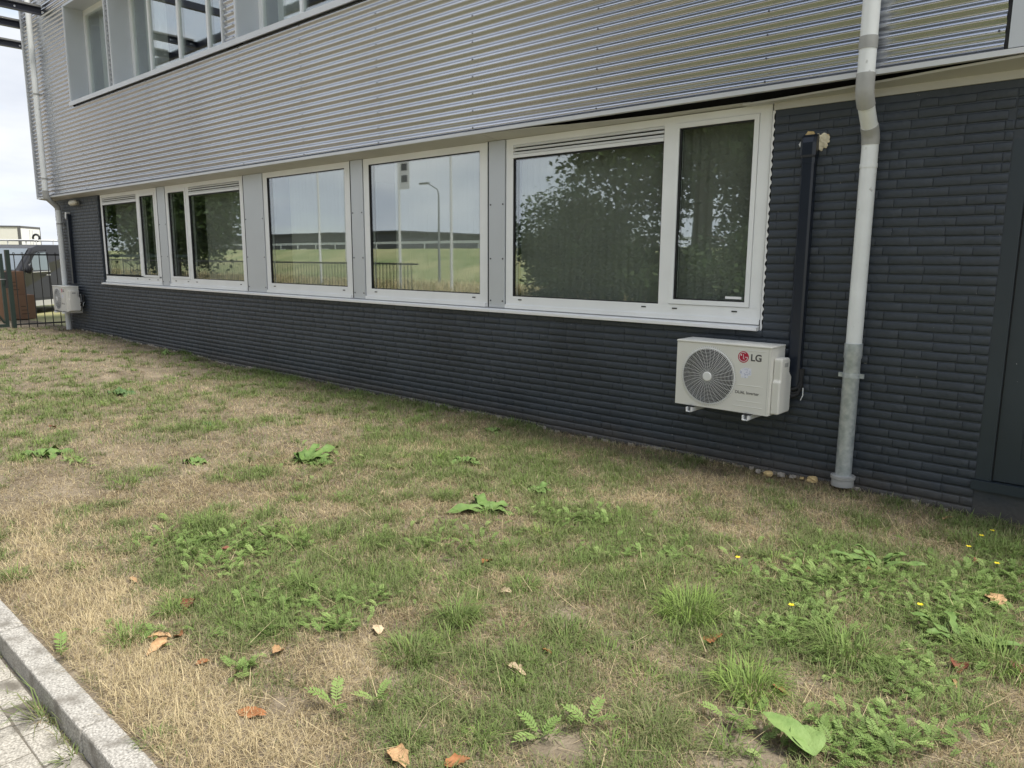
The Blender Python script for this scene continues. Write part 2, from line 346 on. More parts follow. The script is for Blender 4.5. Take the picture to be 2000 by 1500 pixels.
# ------------------------------------------------------------------ building
bld = thing('office_building', 'two storey office with dark painted brick below and corrugated aluminium above', 'building', (-9, 3, 0))
X0, X1 = -18.0, 5.0
WIN = [(-15.522, -13.024), (-12.696, -10.167), (-9.607, -7.632), (-7.347, -5.339), (-5.069, -2.417)]
ZB, ZT = 1.135, 2.757
DX0, DX1, DZ0, DZ1 = -0.885, 0.20, 0.16, 2.35
wall = MB()
for a in [(X0, DX0, 0.0062, 0.20, -0.3, 1.09), (X0, -15.575, 0.0062, 0.20, 1.09, 2.79), (-2.382, DX0, 0.0062, 0.20, 1.09, 2.79),
          (DX0, DX1, 0.0062, 0.20, -0.3, DZ0), (DX0, DX1, 0.0062, 0.20, DZ1, 2.79), (DX1, X1, 0.0062, 0.20, -0.3, 2.79)]:
    wall.box(*a)
wall.box(X0, X0+.2, .2, 8, -.3, 2.79); wall.box(X1-.2, X1, .2, 8, -.3, 2.79); wall.box(X0, X1, 8, 8.2, -.3, 7.2)
wall = wall.build('brick_wall', MT['brick'], bld)

def brick_shape(L, seed, H=0.0545):
    r = random.Random(seed); s = MB(); hx, hz = L/2, H/2; e = 0.0075; f = 0.004
    xs = [-hx, -hx+f, -hx*0.35, hx*0.3, hx-f, hx]; zs = [-hz, -hz+e, hz-e, hz]
    vs = []; nx, nz = len(xs), len(zs)
    tilt = r.uniform(-.0007, .0007)
    for i, x in enumerate(xs):
        for j, z in enumerate(zs):
            rimx = i in (0, nx-1); rim = j in (0, nz-1); cor = i in (0, nx-1) and j in (0, nz-1)
            y = (0.0043 if rim else (0.0016 if rimx else 0.0))+r.uniform(-.0006, .0006)+tilt*x/hx
            vs.append((x+r.uniform(-.0012, .0012), y, z+r.uniform(-.0016, .0016)))
    fs = [(i*nz+j, (i+1)*nz+j, (i+1)*nz+j+1, i*nz+j+1) for i in range(nx-1) for j in range(nz-1)]
    b = len(vs); vs += [(-hx, .012, -hz), (hx, .012, -hz), (hx, .012, hz), (-hx, .012, hz)]
    ll, lr, ur, ul = 0, (nx-1)*nz, (nx-1)*nz+nz-1, nz-1
    bot = [i*nz for i in range(nx)]; top = [i*nz+nz-1 for i in range(nx)]
    fs += [tuple(bot[::-1]+[b, b+1]), tuple(top+[b+2, b+3]), (0, 1, 2, 3, b+3, b), tuple([lr+j for j in range(nz)][::-1]+[b+1, b+2])]
    return s.add(vs, fs, True)
PITCH_Z, HJ = 0.0625, 0.003
regions = [(X0, DX0-0.006, -0.12, 1.085), (X0, -15.585, 1.085, 2.745), (-2.378, DX0-0.006, 1.085, 2.70), (DX0, 0.9, DZ1+0.01, 2.70), (DX1+0.01, 0.9, -0.12, DZ1)]
HOLE = (-2.12, 2.46, 0.13, 0.065)
bricks = []
for ri, (xa, xb, za, zb) in enumerate(regions):
    k0 = int(math.ceil((za+0.02)/PITCH_Z)); k1 = int((zb-0.02)//PITCH_Z)
    for k in range(k0, k1+1):
        zc = k*PITCH_Z
        rr = random.Random(k*31+(0 if ri < 3 else ri)); x = xa-rr.uniform(0, 0.2) if ri not in (2,) else xa-rr.choice([0, 0.11, 0.05])
        while x < xb-0.02:
            L = 0.211 if rr.random() < 0.74 else 0.101
            L *= rr.uniform(0.985, 1.02)
            a, b = max(x, xa), min(x+L, xb)
            if b-a > 0.035: bricks.append(((a+b)/2, zc+rr.uniform(-.0015, .0015), b-a, rr.random()))
            x += L+HJ
def px_size(b):
    d = np.array([b[0], 0, b[1]])-CAM; return b[2]/np.dot(d, CF)*abs(np.dot(CR, [1, 0, 0]))
def in_view(b):
    d = np.array([b[0], 0, b[1]])-CAM; z = d@CF
    return abs(d@CR/z*FPX) < 1000 and abs(d@CU/z*FPX) < 750
bricks.sort(key=lambda b: -(px_size(b) if in_view(b) else -1))
bvar = [brick_shape(0.211, s).mesh('brick') for s in range(9)]
hvar = [brick_shape(0.101, 50+s).mesh('brick') for s in range(5)]
for me in bvar+hvar: me.materials.append(MT['brick'])
rest = MB()
for n, (x, z, L, q) in enumerate(bricks):
    if n < 300:
        big = L > 0.15; me = random.choice(bvar if big else hvar)
        o = link('brick', me, None, wall); o.location = (x, random.uniform(-.0012, .001), z); o.scale = (L/(0.211 if big else 0.101), 1, random.uniform(.97, 1.03))
        o.rotation_euler = (random.uniform(-.02, .02), random.uniform(-.005, .005), 0)
    else:
        s = brick_shape(L, n); dy = random.uniform(-.0012, .001)
        rest.add([(p[0]+x, p[1]+dy, p[2]+z) for p in s.v], s.f, True)
rest.build('brick_courses', MT['brick'], wall, kind='stuff', fix=False)
# ragged plinth edge of mortar crumbs along the wall foot
pl = MB()
for i in range(190):
    x = random.uniform(-17, -1.0); w = random.uniform(.015, .10); z = float(height(x, -.03))
    r = [random.uniform(.6, 1.2) for _ in range(6)]
    pts = [(x+math.cos(a*math.pi/3)*w*.5*r[a], -.02-abs(math.sin(a*math.pi/3))*0.02*r[a]+.02) for a in range(6)]
    pl.prism(pts, z-.02, z+random.uniform(.008, .03), 'z')
pl.build('mortar_crumbs', MT['stonepale'], wall, kind='stuff')

# interior shells
rm = MB().box(X0+.25, X1-.25, .22, .30, -.1, 1.05); rm.box(X0+.25, X1-.25, 4.5, 4.6, 0, 2.8); rm.box(X0+.25, X1-.25, .2, 4.6, 2.80, 2.86)
for x in (-16.6, -12.83, -9.87, -5.2, -1.3): rm.box(x-.05, x+.05, .30, 4.5, 0.1, 2.8)
rm.build('room_wall', MT['room'], bld)
MB().box(X0+.25, X1-.25, .30, 4.5, 0.0, 0.10).build('room_floor', MT['roomfloor'], bld)
ru = MB().box(-18.1, 4.8, 4.5, 4.6, 3.1, 7.0); ru.box(-18.1, 4.8, .2, 4.5, 3.02, 3.1); ru.box(-18.1, 4.8, .2, 4.5, 6.5, 6.58); ru.box(-18.1, 4.8, .28, .34, 3.1, 4.36)
ru.build('room_wall', MT['room'], bld)
MB().box(-18.25, 5.0, -.1, 8.2, 7.2, 7.35).build('roof', MT['panel'], bld)

# corrugated cladding
CP = 0.0777
def corrugated(x0, x1, z0, z1, yoff=0.0, per=9):
    n = max(2, int(round((z1-z0)/CP*per))); zs = np.linspace(z0, z1, n+1); s = MB()
    vs = []; nx = max(1, int((x1-x0)/1.4)); xs = np.linspace(x0, x1, nx+1)
    for x in xs:
        for z in zs:
            ph = 2*math.pi*(z-2.862)/CP
            vs.append((x, -0.190-0.0132*math.cos(ph)+yoff, z))
    m = n+1
    fs = [(i*m+j, (i+1)*m+j, (i+1)*m+j+1, i*m+j+1) for i in range(nx) for j in range(n)]
    return s.add(vs, fs, True).build('corrugated_sheet', MT['clad'], bld, fix=False)
def sheets(x0, x1, z0, z1, cuts=()):
    c = [x0]+[q for q in cuts if x0 < q < x1]+[x1]; n = 0
    zc = [z0]+[q for q in (3.62,) if z0 < q < z1]+[z1]
    for a, b in zip(c[:-1], c[1:]):
        for k, (za, zb) in enumerate(zip(zc[:-1], zc[1:])):
            corrugated(a, b+(0.03 if b != x1 else 0), za, zb+(0.02 if zb != z1 else 0), -0.0012*((n+k) % 2)); 
        n += 1
CUTS = (-12.58, -6.76)
sheets(-18.28, -0.955, 2.832, 4.372, CUTS)
sheets(-18.28, -15.86, 4.372, 7.2); sheets(-13.955, -13.82, 4.43, 7.2); sheets(-10.02, -9.68, 4.43, 7.2)
sheets(-15.86, -9.6, 6.14, 7.2); sheets(-9.6, -5.9, 6.14, 7.2); sheets(-5.86, -0.955, 4.372, 7.2)
sheets(-5.9, -5.86, 4.43, 7.2)
back = MB().box(-18.27, 4.9, -.16, -.10, 2.83, 4.36); back.box(-18.27, -15.843, -.16, .20, 4.36, 7.2); back.box(-13.97, -13.803, -.16, .20, 4.36, 7.2)
back.box(-10.04, -9.658, -.16, .20, 4.36, 7.2); back.box(-5.895, 4.9, -.16, .20, 4.36, 7.2); back.box(-15.8, -5.9, -.16, .20, 6.16, 7.2)
back.box(-18.27, -18.2, .2, 8.2, 2.83, 7.2); back.box(4.85, 4.95, .2, 8.2, 2.8, 7.2); back.box(-18.27, 4.9, -.10, .0, 2.83, 2.87)
back.build('cladding_frame', MT['dark'], bld)
scw = MB()
def screw(x, z, y=-0.2025):
    scw.prism([(x+.0075*math.cos(a*math.pi/3), z+.0075*math.sin(a*math.pi/3)) for a in range(6)], y-.005, y+.004, 'y')
zrow = [2.862+CP*i for i in (0, 2, 4, 6, 8, 10, 11, 13, 15, 17, 19)]
for k in range(11):
    for z in zrow:
        if z < 4.36: screw(-2.385-1.456*k, z)
for z in [2.862+CP*i for i in range(20, 56, 2)]:
    screw(-16.95, z); screw(-9.93, z); screw(-9.76, z+CP)
    if z < 6: pass
for z in (2.862+CP*1, 2.862+CP*5, 2.862+CP*9, 2.862+CP*13): screw(-0.985, z)
scw.build('screws', MT['screw'], bld, kind='stuff')
MB().box(-0.93, 4.9, -.215, -.165, 2.835, 7.2).build('smooth_panel', MT['panel'], bld)
MB().box(-0.955, -0.934, -.188, -.165, 2.835, 7.2).build('panel_trim', MT['gasket'], bld)
t = MB().box(-18.32, -18.283, -.225, -.15, 2.80, 7.2); t.box(-18.32, -18.30, -.15, 8.2, 2.8, 7.2); t.build('corner_trim', MT['alu'], bld)
# drip flashing (lip) under the cladding
MB().box(-18.3, 4.9, -.222, -.205, 2.797, 2.829).build('drip_flashing', MT['alu'], bld)
MB().box(-18.28, 4.9, -.204, -.165, 2.800, 2.806).build('flashing_return', MT['alu'], bld)
# soffit: fixed panels on the left, a loose sagging one on the right
edges = [-18.28, -15.9, -12.85, -9.86, -7.45, -5.18]
for a, b in zip(edges[:-1], edges[1:]):
    MB().prism([(-.203, 2.797), (-.203, 2.791), (.055, 2.757), (.055, 2.763)], a+.004, b-.004).build('soffit_panel', MT['soffit'], bld)
def loose(stations, name, m, th=0.008):
    s = MB(); vs = []; k = len(stations)
    for x, yf, zf, yb, zb in stations: vs += [(x, yf, zf), (x, yf, zf-th), (x, yb, zb-th), (x, yb, zb)]
    fs = [(0, 1, 2, 3), tuple((k-1)*4+i for i in (3, 2, 1, 0))]
    for i in range(k-1):
        for j in range(4): fs.append((i*4+j, (i+1)*4+j, (i+1)*4+(j+1) % 4, i*4+(j+1) % 4))
    return s.add(vs, fs).build(name, m, bld)
loose([(-5.176, -.2, 2.797, .05, 2.764), (-4.55, -.19, 2.79, .05, 2.764), (-4.2, -.15, 2.780, .05, 2.764), (-3.8, -.11, 2.775, .05, 2.766), (-3.3, -.07, 2.772, .05, 2.768), (-2.56, -.045, 2.774, .05, 2.770)], 'loose_soffit_panel', MT['soffit'], 0.006)
loose([(-2.60, -.085, 2.760, .0, 2.762), (-2.3, -.10, 2.763, .0, 2.762), (-1.75, -.13, 2.772, .0, 2.762), (-1.25, -.17, 2.785, .0, 2.762), (-.75, -.203, 2.795, .0, 2.762), (4.9, -.203, 2.797, .0, 2.762)], 'loose_soffit_panel', MT['soffit'], 0.014)
MB().box(-2.39, 4.9, -.012, .03, 2.700, 2.757).build('wall_trim', MT['soffit'], bld)
MB().box(-5.1, 4.9, .0, .10, 2.774, 2.835).build('soffit_cavity_shade', MT['dark'], bld)  # solid black block painted as the shade above the loose soffit

# ground floor windows: (vent?, [panes (x0,x1,z0,z1, sash?)])
drain_me = MB().box(-.022, .022, -.004, .002, -.005, .005).mesh('drain_cover')
def window(i, panes, vents, drains):
    x0, x1 = WIN[i]; f = MB(); yf, yb = 0.03, 0.11
    holes = sorted(panes)
    f.box(x0, x1, yf, yb, ZB, holes[0][2] if not holes[0][4] else holes[0][2]-.045)
    # vertical members
    xs = [x0]
    for h in holes: xs += [h[0]-(.04 if h[4] else 0), h[1]+(.04 if h[4] else 0)]
    xs.append(x1)
    zlow = min(h[2]-(.045 if h[4] else 0) for h in holes)
    for a, b in zip(xs[0::2], xs[1::2]): f.box(a, b, yf, yb, zlow, ZT)
    for h, v in zip(holes, vents):
        m = .04 if h[4] else 0
        f.box(h[0]-m, h[1]+m, yf, yb, (2.697 if v else h[3]+m), ZT)
        if h[2]-m > zlow+.001: f.box(h[0]-m, h[1]+m, yf, yb, zlow, h[2]-m)
    w = f.build('window', MT['white'], bld)
    w['label'] = ['leftmost window with vent grille beside the small wall lamp', 'second window from the building corner, vent over its right pane', 'single pane window left of the blind covered one', 'single pane window next to the widest window', 'widest window with vent grille and narrow right sash'][i]
    MB().box(x0-.0, x1, .012, .03, ZB-.003, ZB+.035).build('bottom_rail', MT['white'], w)
    for h, v in zip(holes, vents):
        a, b, c, d, sash = h
        if sash:
            s = MB(); m = .04-.003
            s.box(a-m, a, .022, .10, c-m, d+m); s.box(b, b+m, .022, .10, c-m, d+m); s.box(a, b, .022, .10, c-m, c); s.box(a, b, .022, .10, d, d+m)
            s.build('sash', MT['white'], w)
        g = MB(); e = .008
        g.box(a, a+e, .035, .075, c, d); g.box(b-e, b, .035, .075, c, d); g.box(a+e, b-e, .035, .075, c, c+e); g.box(a+e, b-e, .035, .075, d-e, d)
        g.build('gasket', MT['gasket'], w)
        MB().box(a+e, b-e, .050, .074, c+e, d-e).build('pane', MT['glass'], w)
        if v:
            MB().box(a, b, .075, .10, d, 2.697).build('vent_back', MT['gasket'], w)
            for k in range(4):
                z = d+.006+k*.0325
                hh = .030 if k == 0 else .0215
                MB().prism([(.026+.012*(k > 0), z+hh), (.022, z), (.07, z+.004), (.07, z+hh)], a+.004, b-.004).build('vent_slat', MT['white'], w)
    for x in drains:
        o = link('drain_cover', drain_me, MT['gasket'], w); o.location = (x, .029, 1.222)
    return w
vz = 2.565
window(0, [(-15.447, -13.885, 1.275, vz, 0), (-13.735, -13.162, 1.297, 2.648, 1)], (1, 0), (-14.05, -13.55, -13.2))
window(1, [(-12.600, -12.005, 1.297, 2.648, 1), (-11.863, -10.257, 1.27, vz, 0)], (0, 1), (-12.5, -12.05, -11.75, -10.35))
window(2, [(-9.508, -7.722, 1.265, 2.686, 0)], (0,), (-9.42, -7.8))
window(3, [(-7.250, -5.432, 1.258, 2.688, 0)], (0,), (-7.16, -5.52))
window(4, [(-4.980, -3.320, 1.253, vz+.005, 0), (-3.180, -2.549, 1.297, 2.661, 1)], (1, 0), (-4.88, -3.46, -3.16, -2.63))
MB().box(-2.72, -2.585, .043, .048, 1.318, 1.337).build('glass_sticker', MT['logowhite'], bld)
# cover panels between the windows
for a, b in [(-12.99, -12.706), (-10.125, -9.617), (-7.585, -7.357), (-5.295, -5.079)]:
    p = MB().box(a, b, .020, .06, ZB-.003, 2.757).build('cover_panel', MT['panel'], bld)
    s = MB()
    for z in (1.20, 1.62, 2.15):
        for x in (a+.025, b-.025): s.prism([(x+.008*math.cos(q*math.pi/4), z+.008*math.sin(q*math.pi/4)) for q in range(8)], .014, .021, 'y')
    s.build('screws', MT['screw'], p, kind='stuff')
    MB().box(a-.030, a-.016, .016, .06, ZB-.002, 2.757).build('edge_strip', MT['white'], p)
    MB().box(a-.0155, a-.001, .019, .06, ZB, 2.757).build('gap_shade_strip', MT['gasket'], p); MB().box(a-.042, a-.031, .033, .10, ZB, 2.757).build('gap_shade_strip', MT['gasket'], p)  # solid black strips painted as the shade in the gaps
MB().box(-2.416, -2.404, .04, .1, ZB, 2.757).build('gap_shade_strip', MT['gasket'], bld)  # black strip painted as gap shade next to the frame
cz = np.linspace(1.09, 2.70, 110); cv = []
for z in cz:
    w = .006*math.cos(2*math.pi*z/PITCH_Z)+random.uniform(-.003, .003); cv += [(-2.403, .004, z), (-2.386+w, .001, z)]
MB().add(cv, [(2*i, 2*i+1, 2*i+3, 2*i+2) for i in range(len(cz)-1)]).build('caulk_bead', MT['caulk'], bld, fix=False)
MB().box(-15.60, -15.53, .05, .2, 1.1, 2.757).build('window_reveal', MT['brick'], bld)
for a, b in [(-15.60, -11.2), (-11.195, -6.8), (-6.795, -2.412)]:
    MB().prism([(-.045, 1.090), (-.045, 1.113), (.10, 1.136), (.10, 1.105), (-.03, 1.085)], a, b).build('window_sill', MT['sill'], bld)
MB().box(-15.6, -2.39, .03, .2, 1.06, 1.10).build('sill_base', MT['brick'], bld)

# upper floor recesses and windows
def upper(x0, x1, mull, z0=4.44, z1=6.10, yg=.12):
    for x in (x0, x1-.02):
        pn = MB().box(x, x+.02, -.215, yg, z0-.03, z1).build('reveal_panel', MT['panel'], bld)
    MB().box(x0, x1, -.215, yg, z1, z1+.04).build('recess_head', MT['panel'], bld)
    f = MB(); w = .07; m0 = .012
    a, b = x0+.021, x1-.021
    f.box(a, b, yg-.01, yg+.06, z0, z0+.08); f.box(a, b, yg-.01, yg+.06, z1-.09, z1-.001)
    xs = [a]+mull+[b]
    for i, x in enumerate(xs):
        l, r = (x, x+w) if i == 0 else ((x-w, x) if i == len(xs)-1 else (x-.028, x+.028))
        f.box(l, r, yg-.012, yg+.06, z0+.08, z1-.09)
    o = f.build('window', MT['white'], bld)
    for i in range(len(xs)-1):
        l = xs[i]+(w if i == 0 else .028); r = xs[i+1]-(w if i == len(xs)-2 else .028)
        MB().box(l, r, yg+.015, yg+.035, z0+.08, z1-.09).build('pane', MT['glass'], o)
    return o
upper(-15.84, -13.975, [-14.35])['label'] = 'upper window nearest the building corner'
upper(-13.80, -10.045, [-13.05, -12.01, -11.07])['label'] = 'wide upper window between two corrugated piers'
upper(-9.655, -5.9, [-8.63, -7.6, -6.7])['label'] = 'upper window cut off by the top of the picture'
for a, b in [(-15.87, -13.95), (-13.945, -10.03), (-10.025, -9.35), (-9.345, -5.88)]:
    MB().prism([(-.245, 4.372), (-.245, 4.442), (.12, 4.475), (.12, 4.44), (-.225, 4.40), (-.225, 4.372)], a, b).build('upper_sill', MT['alu'], bld)
for a in (-13.985, -13.818, -10.05, -9.678):
    MB().box(a, a+.026, -.222, -.16, 4.445, 7.2).build('pier_trim', MT['alu'], bld)
MB().box(-15.87, -15.842, -.222, -.16, 4.445, 6.12).build('pier_trim', MT['alu'], bld)

# door at the right edge
dr = MB().box(DX0, DX0+.085, .004, .12, DZ0+.065, DZ1); dr.box(DX1-.085, DX1, .004, .12, DZ0+.065, DZ1); dr.box(DX0+.085, DX1-.085, .004, .12, DZ1-.07, DZ1)
dr = dr.build('door', MT['door'], bld); dr['label'] = 'dark blue grey door and frame at the right edge'
lf = MB(); a, b, c, d = DX0+.093, DX1-.093, DZ0+.07, DZ1-.075
lf.box(a, a+.13, .022, .07, c, d); lf.box(b-.13, b, .022, .07, c, d); lf.box(a+.13, b-.13, .022, .07, c, c+.16); lf.box(a+.13, b-.13, .022, .07, d-.13, d); lf.box(a+.13, b-.13, .022, .07, 1.15, 1.28)
lf.build('door_leaf', MT['door'], dr)
for za, zb in ((c+.16, 1.15), (1.28, d-.13)): MB().box(a+.13, b-.13, .036, .055, za, zb).build('door_panel', MT['door'], dr)
MB().box(DX0-.02, DX1+.02, -.018, .12, DZ0-.0, DZ0+.062).build('threshold', MT['door'], dr)
MB().box(DX0+.085, DX0+.092, .03, .1, DZ0+.066, DZ1-.07).build('door_gap', MT['gasket'], dr)
MB().tube([(b-.06, -.04, 1.2), (b-.06, -.04, 1.2), (b-.2, -.04, 1.2)], .011).tube([(b-.06, .025, 1.2), (b-.06, -.045, 1.2)], .011).build('door_handle', MT['steel'], dr)

# ------------------------------------------------------------------ vertical blinds and curtains inside
slat_me = {}
def blind(x0, x1, z0, z1, label, ang=27, y=.20, gap=()):
    t = thing('vertical_blind', label, 'blind', ((x0+x1)/2, y, z0), 'vertical blinds behind the ground floor windows')
    MB().box(x0, x1, y-.03, y+.03, z1, z1+.04).build('head_rail', MT['white'], t)
    key = round(z1-z0, 2)
    if key not in slat_me:
        vs = []
        for k in range(5):
            u = -.0445+.089*k/4; vs += [(u, .004*math.cos(k/4*math.pi-math.pi/2), 0), (u, .004*math.cos(k/4*math.pi-math.pi/2), z1-z0)]
        slat_me[key] = MB().add(vs, [(2*k, 2*k+2, 2*k+3, 2*k+1) for k in range(4)], True).mesh('slat')
        slat_me[key].materials.append(MT['blind'])
    n = int((x1-x0)/.080)
    for k in range(n):
        x = x0+.04+k*.080
        if any(g0 < x < g1 for g0, g1 in gap): continue
        o = link('slat', slat_me[key], None, t); o.location = (x, y, z0); o.rotation_euler = (0, 0, math.radians(ang+random.uniform(-4, 4)))
blind(-5.0, -3.30, 1.18, 2.70, 'closed grey fabric blind behind the wide left pane below the vent grille')
blind(-3.22, -2.50, 1.18, 2.70, 'closed fabric blind behind the narrow sash nearest the drainpipe')
blind(-6.95, -5.40, 1.18, 2.70, 'fabric blind with an open strip at left, in the window reflecting the street lamp')
blind(-9.18, -7.70, 1.18, 2.70, 'fabric blind with an open strip at left, in the window reflecting the white cloud')
blind(-11.62, -10.25, 1.18, 2.70, 'fabric blind behind the right pane of the second window from the corner')
blind(-15.22, -13.9, 1.18, 2.70, 'fabric blind behind the vented pane nearest the building corner')
blind(-12.35, -12.1, 1.18, 2.70, 'gathered blind behind the slim sash in the second window from the corner', 55)
blind(-13.62, -13.2, 1.18, 2.70, 'bunched fabric blind behind the slim right sash nearest the wall lamp', 40)
def curtain(x0, x1, label):
    n = int((x1-x0)/.02); vs = []
    for k in range(n+1):
        x = x0+(x1-x0)*k/n; y = .34+.03*math.sin(x*38)+.01*math.sin(x*91)
        vs += [(x, y, 4.4), (x, y, 6.3)]
    o = MB().add(vs, [(2*k, 2*k+2, 2*k+3, 2*k+1) for k in range(n)], True).build('curtain', MT['curtain'], None, fix=False)
    tag(o, label, 'curtain', 'curtains behind the upper windows')
curtain(-13.7, -12.9, 'pale pleated curtain at the left of the wide upper window')
curtain(-9.5, -8.9, 'pale pleated curtain in the upper window cut by the picture top')
curtain(-15.7, -14.6, 'pale curtain in the upper window nearest the building corner')

# ------------------------------------------------------------------ downpipes
def arc(p, q, r, n=5):
    return [tuple(Vector(p).lerp(Vector(q), i/n)) for i in range(n+1)]
pr = thing('downpipe', 'white painted rain pipe with galvanised foot beside the trunking', 'drainpipe', (-1.685, -.08, .03), 'rain pipes on the facade')
x = -1.683; R = .0525
MB().tube([(x, -.275, 7.2), (x, -.275, 2.74)], R, 24).build('upper_pipe', MT['pvc'], pr)
MB().tube([(x, -.275, 3.02), (x, -.275, 2.945)], R+.0035, 24).build('coupling', MT['pvcgrey'], pr)
MB().tube([(x, -.275, 2.80), (x, -.275, 2.71), (x, -.270, 2.683), (x, -.256, 2.655), (x, -.235, 2.627), (x, -.222, 2.611)], R+.0035, 24).build('upper_elbow', MT['pvcgrey'], pr)
MB().tube([(x, -.235, 2.627), (x, -.105, 2.472)], R-.001, 24).build('offset_pipe', MT['pvc'], pr)
MB().tube([(x, -.128, 2.50), (x, -.105, 2.472), (x, -.090, 2.448), (x, -.080, 2.42), (x, -.078, 2.385)], R+.0035, 24).build('lower_elbow', MT['pvcgrey'], pr)
MB().tube([(x, -.078, 2.40), (x, -.078, 1.02)], R, 24).build('lower_pipe', MT['pvc'], pr)
c = MB().tube([(x, -.078, 2.262), (x, -.078, 2.235)], R+.003, 24); c.box(x-.01, x+.01, -.03, .0, 2.24, 2.258); c.build('pipe_clip', MT['pvc'], pr)
MB().tube([(x, -.078, 1.055), (x, -.078, .96), (x, -.078, .945), (x, -.078, .08)], [R+.007, R+.007, R+.002, R+.002], 24).build('galvanised_foot', MT['galv'], pr)
c = MB().tube([(x, -.078, .845), (x, -.078, .815)], R+.006, 24); c.box(x-.085, x-.05, -.085, -.07, .815, .845); c.box(x+.05, x+.085, -.085, -.07, .815, .845); c.box(x-.008, x+.008, -.03, 0.0, .82, .84)
c.build('pipe_clamp', MT['galv'], pr)
MB().tube([(x, -.078, .03), (x, -.078, .10), (x, -.078, .11)], [R+.022, R+.022, R+.012], 24).tube([(x, -.078, .085), (x, -.078, .105)], R+.03, 24).build('drain_collar', MT['pvcgrey'], pr)
plf = thing('downpipe', 'white rain pipe at the far building corner behind the small outdoor unit', 'drainpipe', (-17.5, -.08, .1), 'rain pipes on the facade')
x = -17.52
MB().tube([(x, -.285, 7.2), (x, -.285, 2.86)], R, 16).build('upper_pipe', MT['pvc'], plf)
MB().tube([(x, -.285, 2.93), (x, -.285, 2.82), (x, -.27, 2.77)], R+.005, 16).build('upper_elbow', MT['pvcgrey'], plf)
MB().tube([(x, -.275, 2.79), (x, -.10, 2.62)], R, 16).build('offset_pipe', MT['pvcgrey'], plf)
MB().tube([(x, -.12, 2.64), (x, -.09, 2.60), (x, -.085, 2.55)], R+.005, 16).build('lower_elbow', MT['pvcgrey'], plf)
MB().tube([(x, -.085, 2.57), (x, -.085, .05)], R, 16).build('lower_pipe', MT['pvc'], plf)
for z, y in ((4.78, -.285), (3.15, -.285), (2.26, -.085)):
    c = MB().tube([(x, y, z), (x, y, z+.03)], R+.006, 16); c.box(x-.01, x+.01, y, y+.09, z, z+.03); c.build('pipe_clip', MT['pvcgrey'], plf)

# ------------------------------------------------------------------ cable trunking
tk = thing('cable_trunking', 'dark plastic trunking running down the brick wall to the near outdoor unit', 'trunking', (-2.10, -.03, .7), 'trunkings to the outdoor units')
MB().prism([(-2.145, 0), (-2.145, -.055), (-2.132, -.068), (-2.068, -.068), (-2.055, -.055), (-2.055, 0)], .70, 2.40, 'z').build('duct', MT['trunk'], tk)
prof = lambda e: [(-2.10-.05-e, .0), (-2.10-.05-e, -.060-e), (-2.10-.036, -.076-e), (-2.10+.036, -.076-e), (-2.10+.05+e, -.060-e), (-2.10+.05+e, .0)]
s = MB(); st = [(2.34, 0, .002), (2.355, 0, .006), (2.44, 0, .006), (2.475, .012, .006), (2.495, .03, .004)]; vs = []
for z, dy, e in st: vs += [(p[0], p[1]+(dy if p[1] < -.01 else 0), z) for p in prof(e)]
fs = [(i*6+j, i*6+j+1, (i+1)*6+j+1, (i+1)*6+j) for i in range(4) for j in range(5)]+[tuple(range(24, 30)), tuple(range(6))]
s.add(vs, fs).build('elbow_cover', MT['trunk'], tk)
MB().prism([(-2.149, 0), (-2.149, -.058), (-2.134, -.072), (-2.066, -.072), (-2.051, -.058), (-2.051, 0)], 2.30, 2.345, 'z').build('coupling', MT['trunk'], tk)
h = thing('wall_hole', 'broken out hole in the brick wall filled with cream foam behind the trunking top', 'hole', (-2.06, 0, 2.45))
fm = bmesh.new(); bmesh.ops.create_icosphere(fm, subdivisions=4, radius=1)
for v in fm.verts:
    n = math.sin(v.co.x*7+v.co.z*5)*.12+math.sin(v.co.z*13+v.co.x*9)*.08+random.uniform(-.04, .04)
    v.co *= 1+n; v.co = Vector((v.co.x*.055, v.co.y*.012, v.co.z*.055))+Vector((-2.035, -.0065, 2.445))
fme = bpy.data.meshes.new('foam'); fm.to_mesh(fme); fm.free(); link('foam', fme, MT['foam'], h)
MB().prism([(-2.03, 2.455), (-2.02, 2.50), (-1.985, 2.492), (-1.98, 2.47), (-2.0, 2.43), (-2.02, 2.415)], -.010, .01, 'y').build('bare_brick', MT['stone'], h)
MB().prism([(-2.19, 2.44), (-2.155, 2.49), (-2.15, 2.42), (-2.165, 2.40)], -.014, .01, 'y').build('foam', MT['caulk'], h)
MB().prism([(-2.15, 2.50), (-2.13, 2.525), (-2.09, 2.52), (-2.08, 2.50)], -.012, .01, 'y').build('bare_brick', MT['stone'], h)
tl = thing('cable_trunking', 'dark trunking on the far brick pier above the small outdoor unit', 'trunking', (-17.1, -.03, 1.05), 'trunkings to the outdoor units')
MB().prism([(-17.17, 0), (-17.17, -.06), (-17.08, -.06), (-17.08, 0)], 1.06, 2.40, 'z').build('duct', MT['trunk'], tl)
MB().prism([(-17.18, 0), (-17.18, -.07), (-17.07, -.07), (-17.07, 0)], 2.36, 2.46, 'z').build('elbow_cover', MT['trunk'], tl)
MB().prism([(-17.2, 2.40), (-17.17, 2.50), (-17.08, 2.49), (-17.12, 2.44), (-17.15, 2.35)], -.075, .0, 'y').build('foam', MT['caulk'], tl)

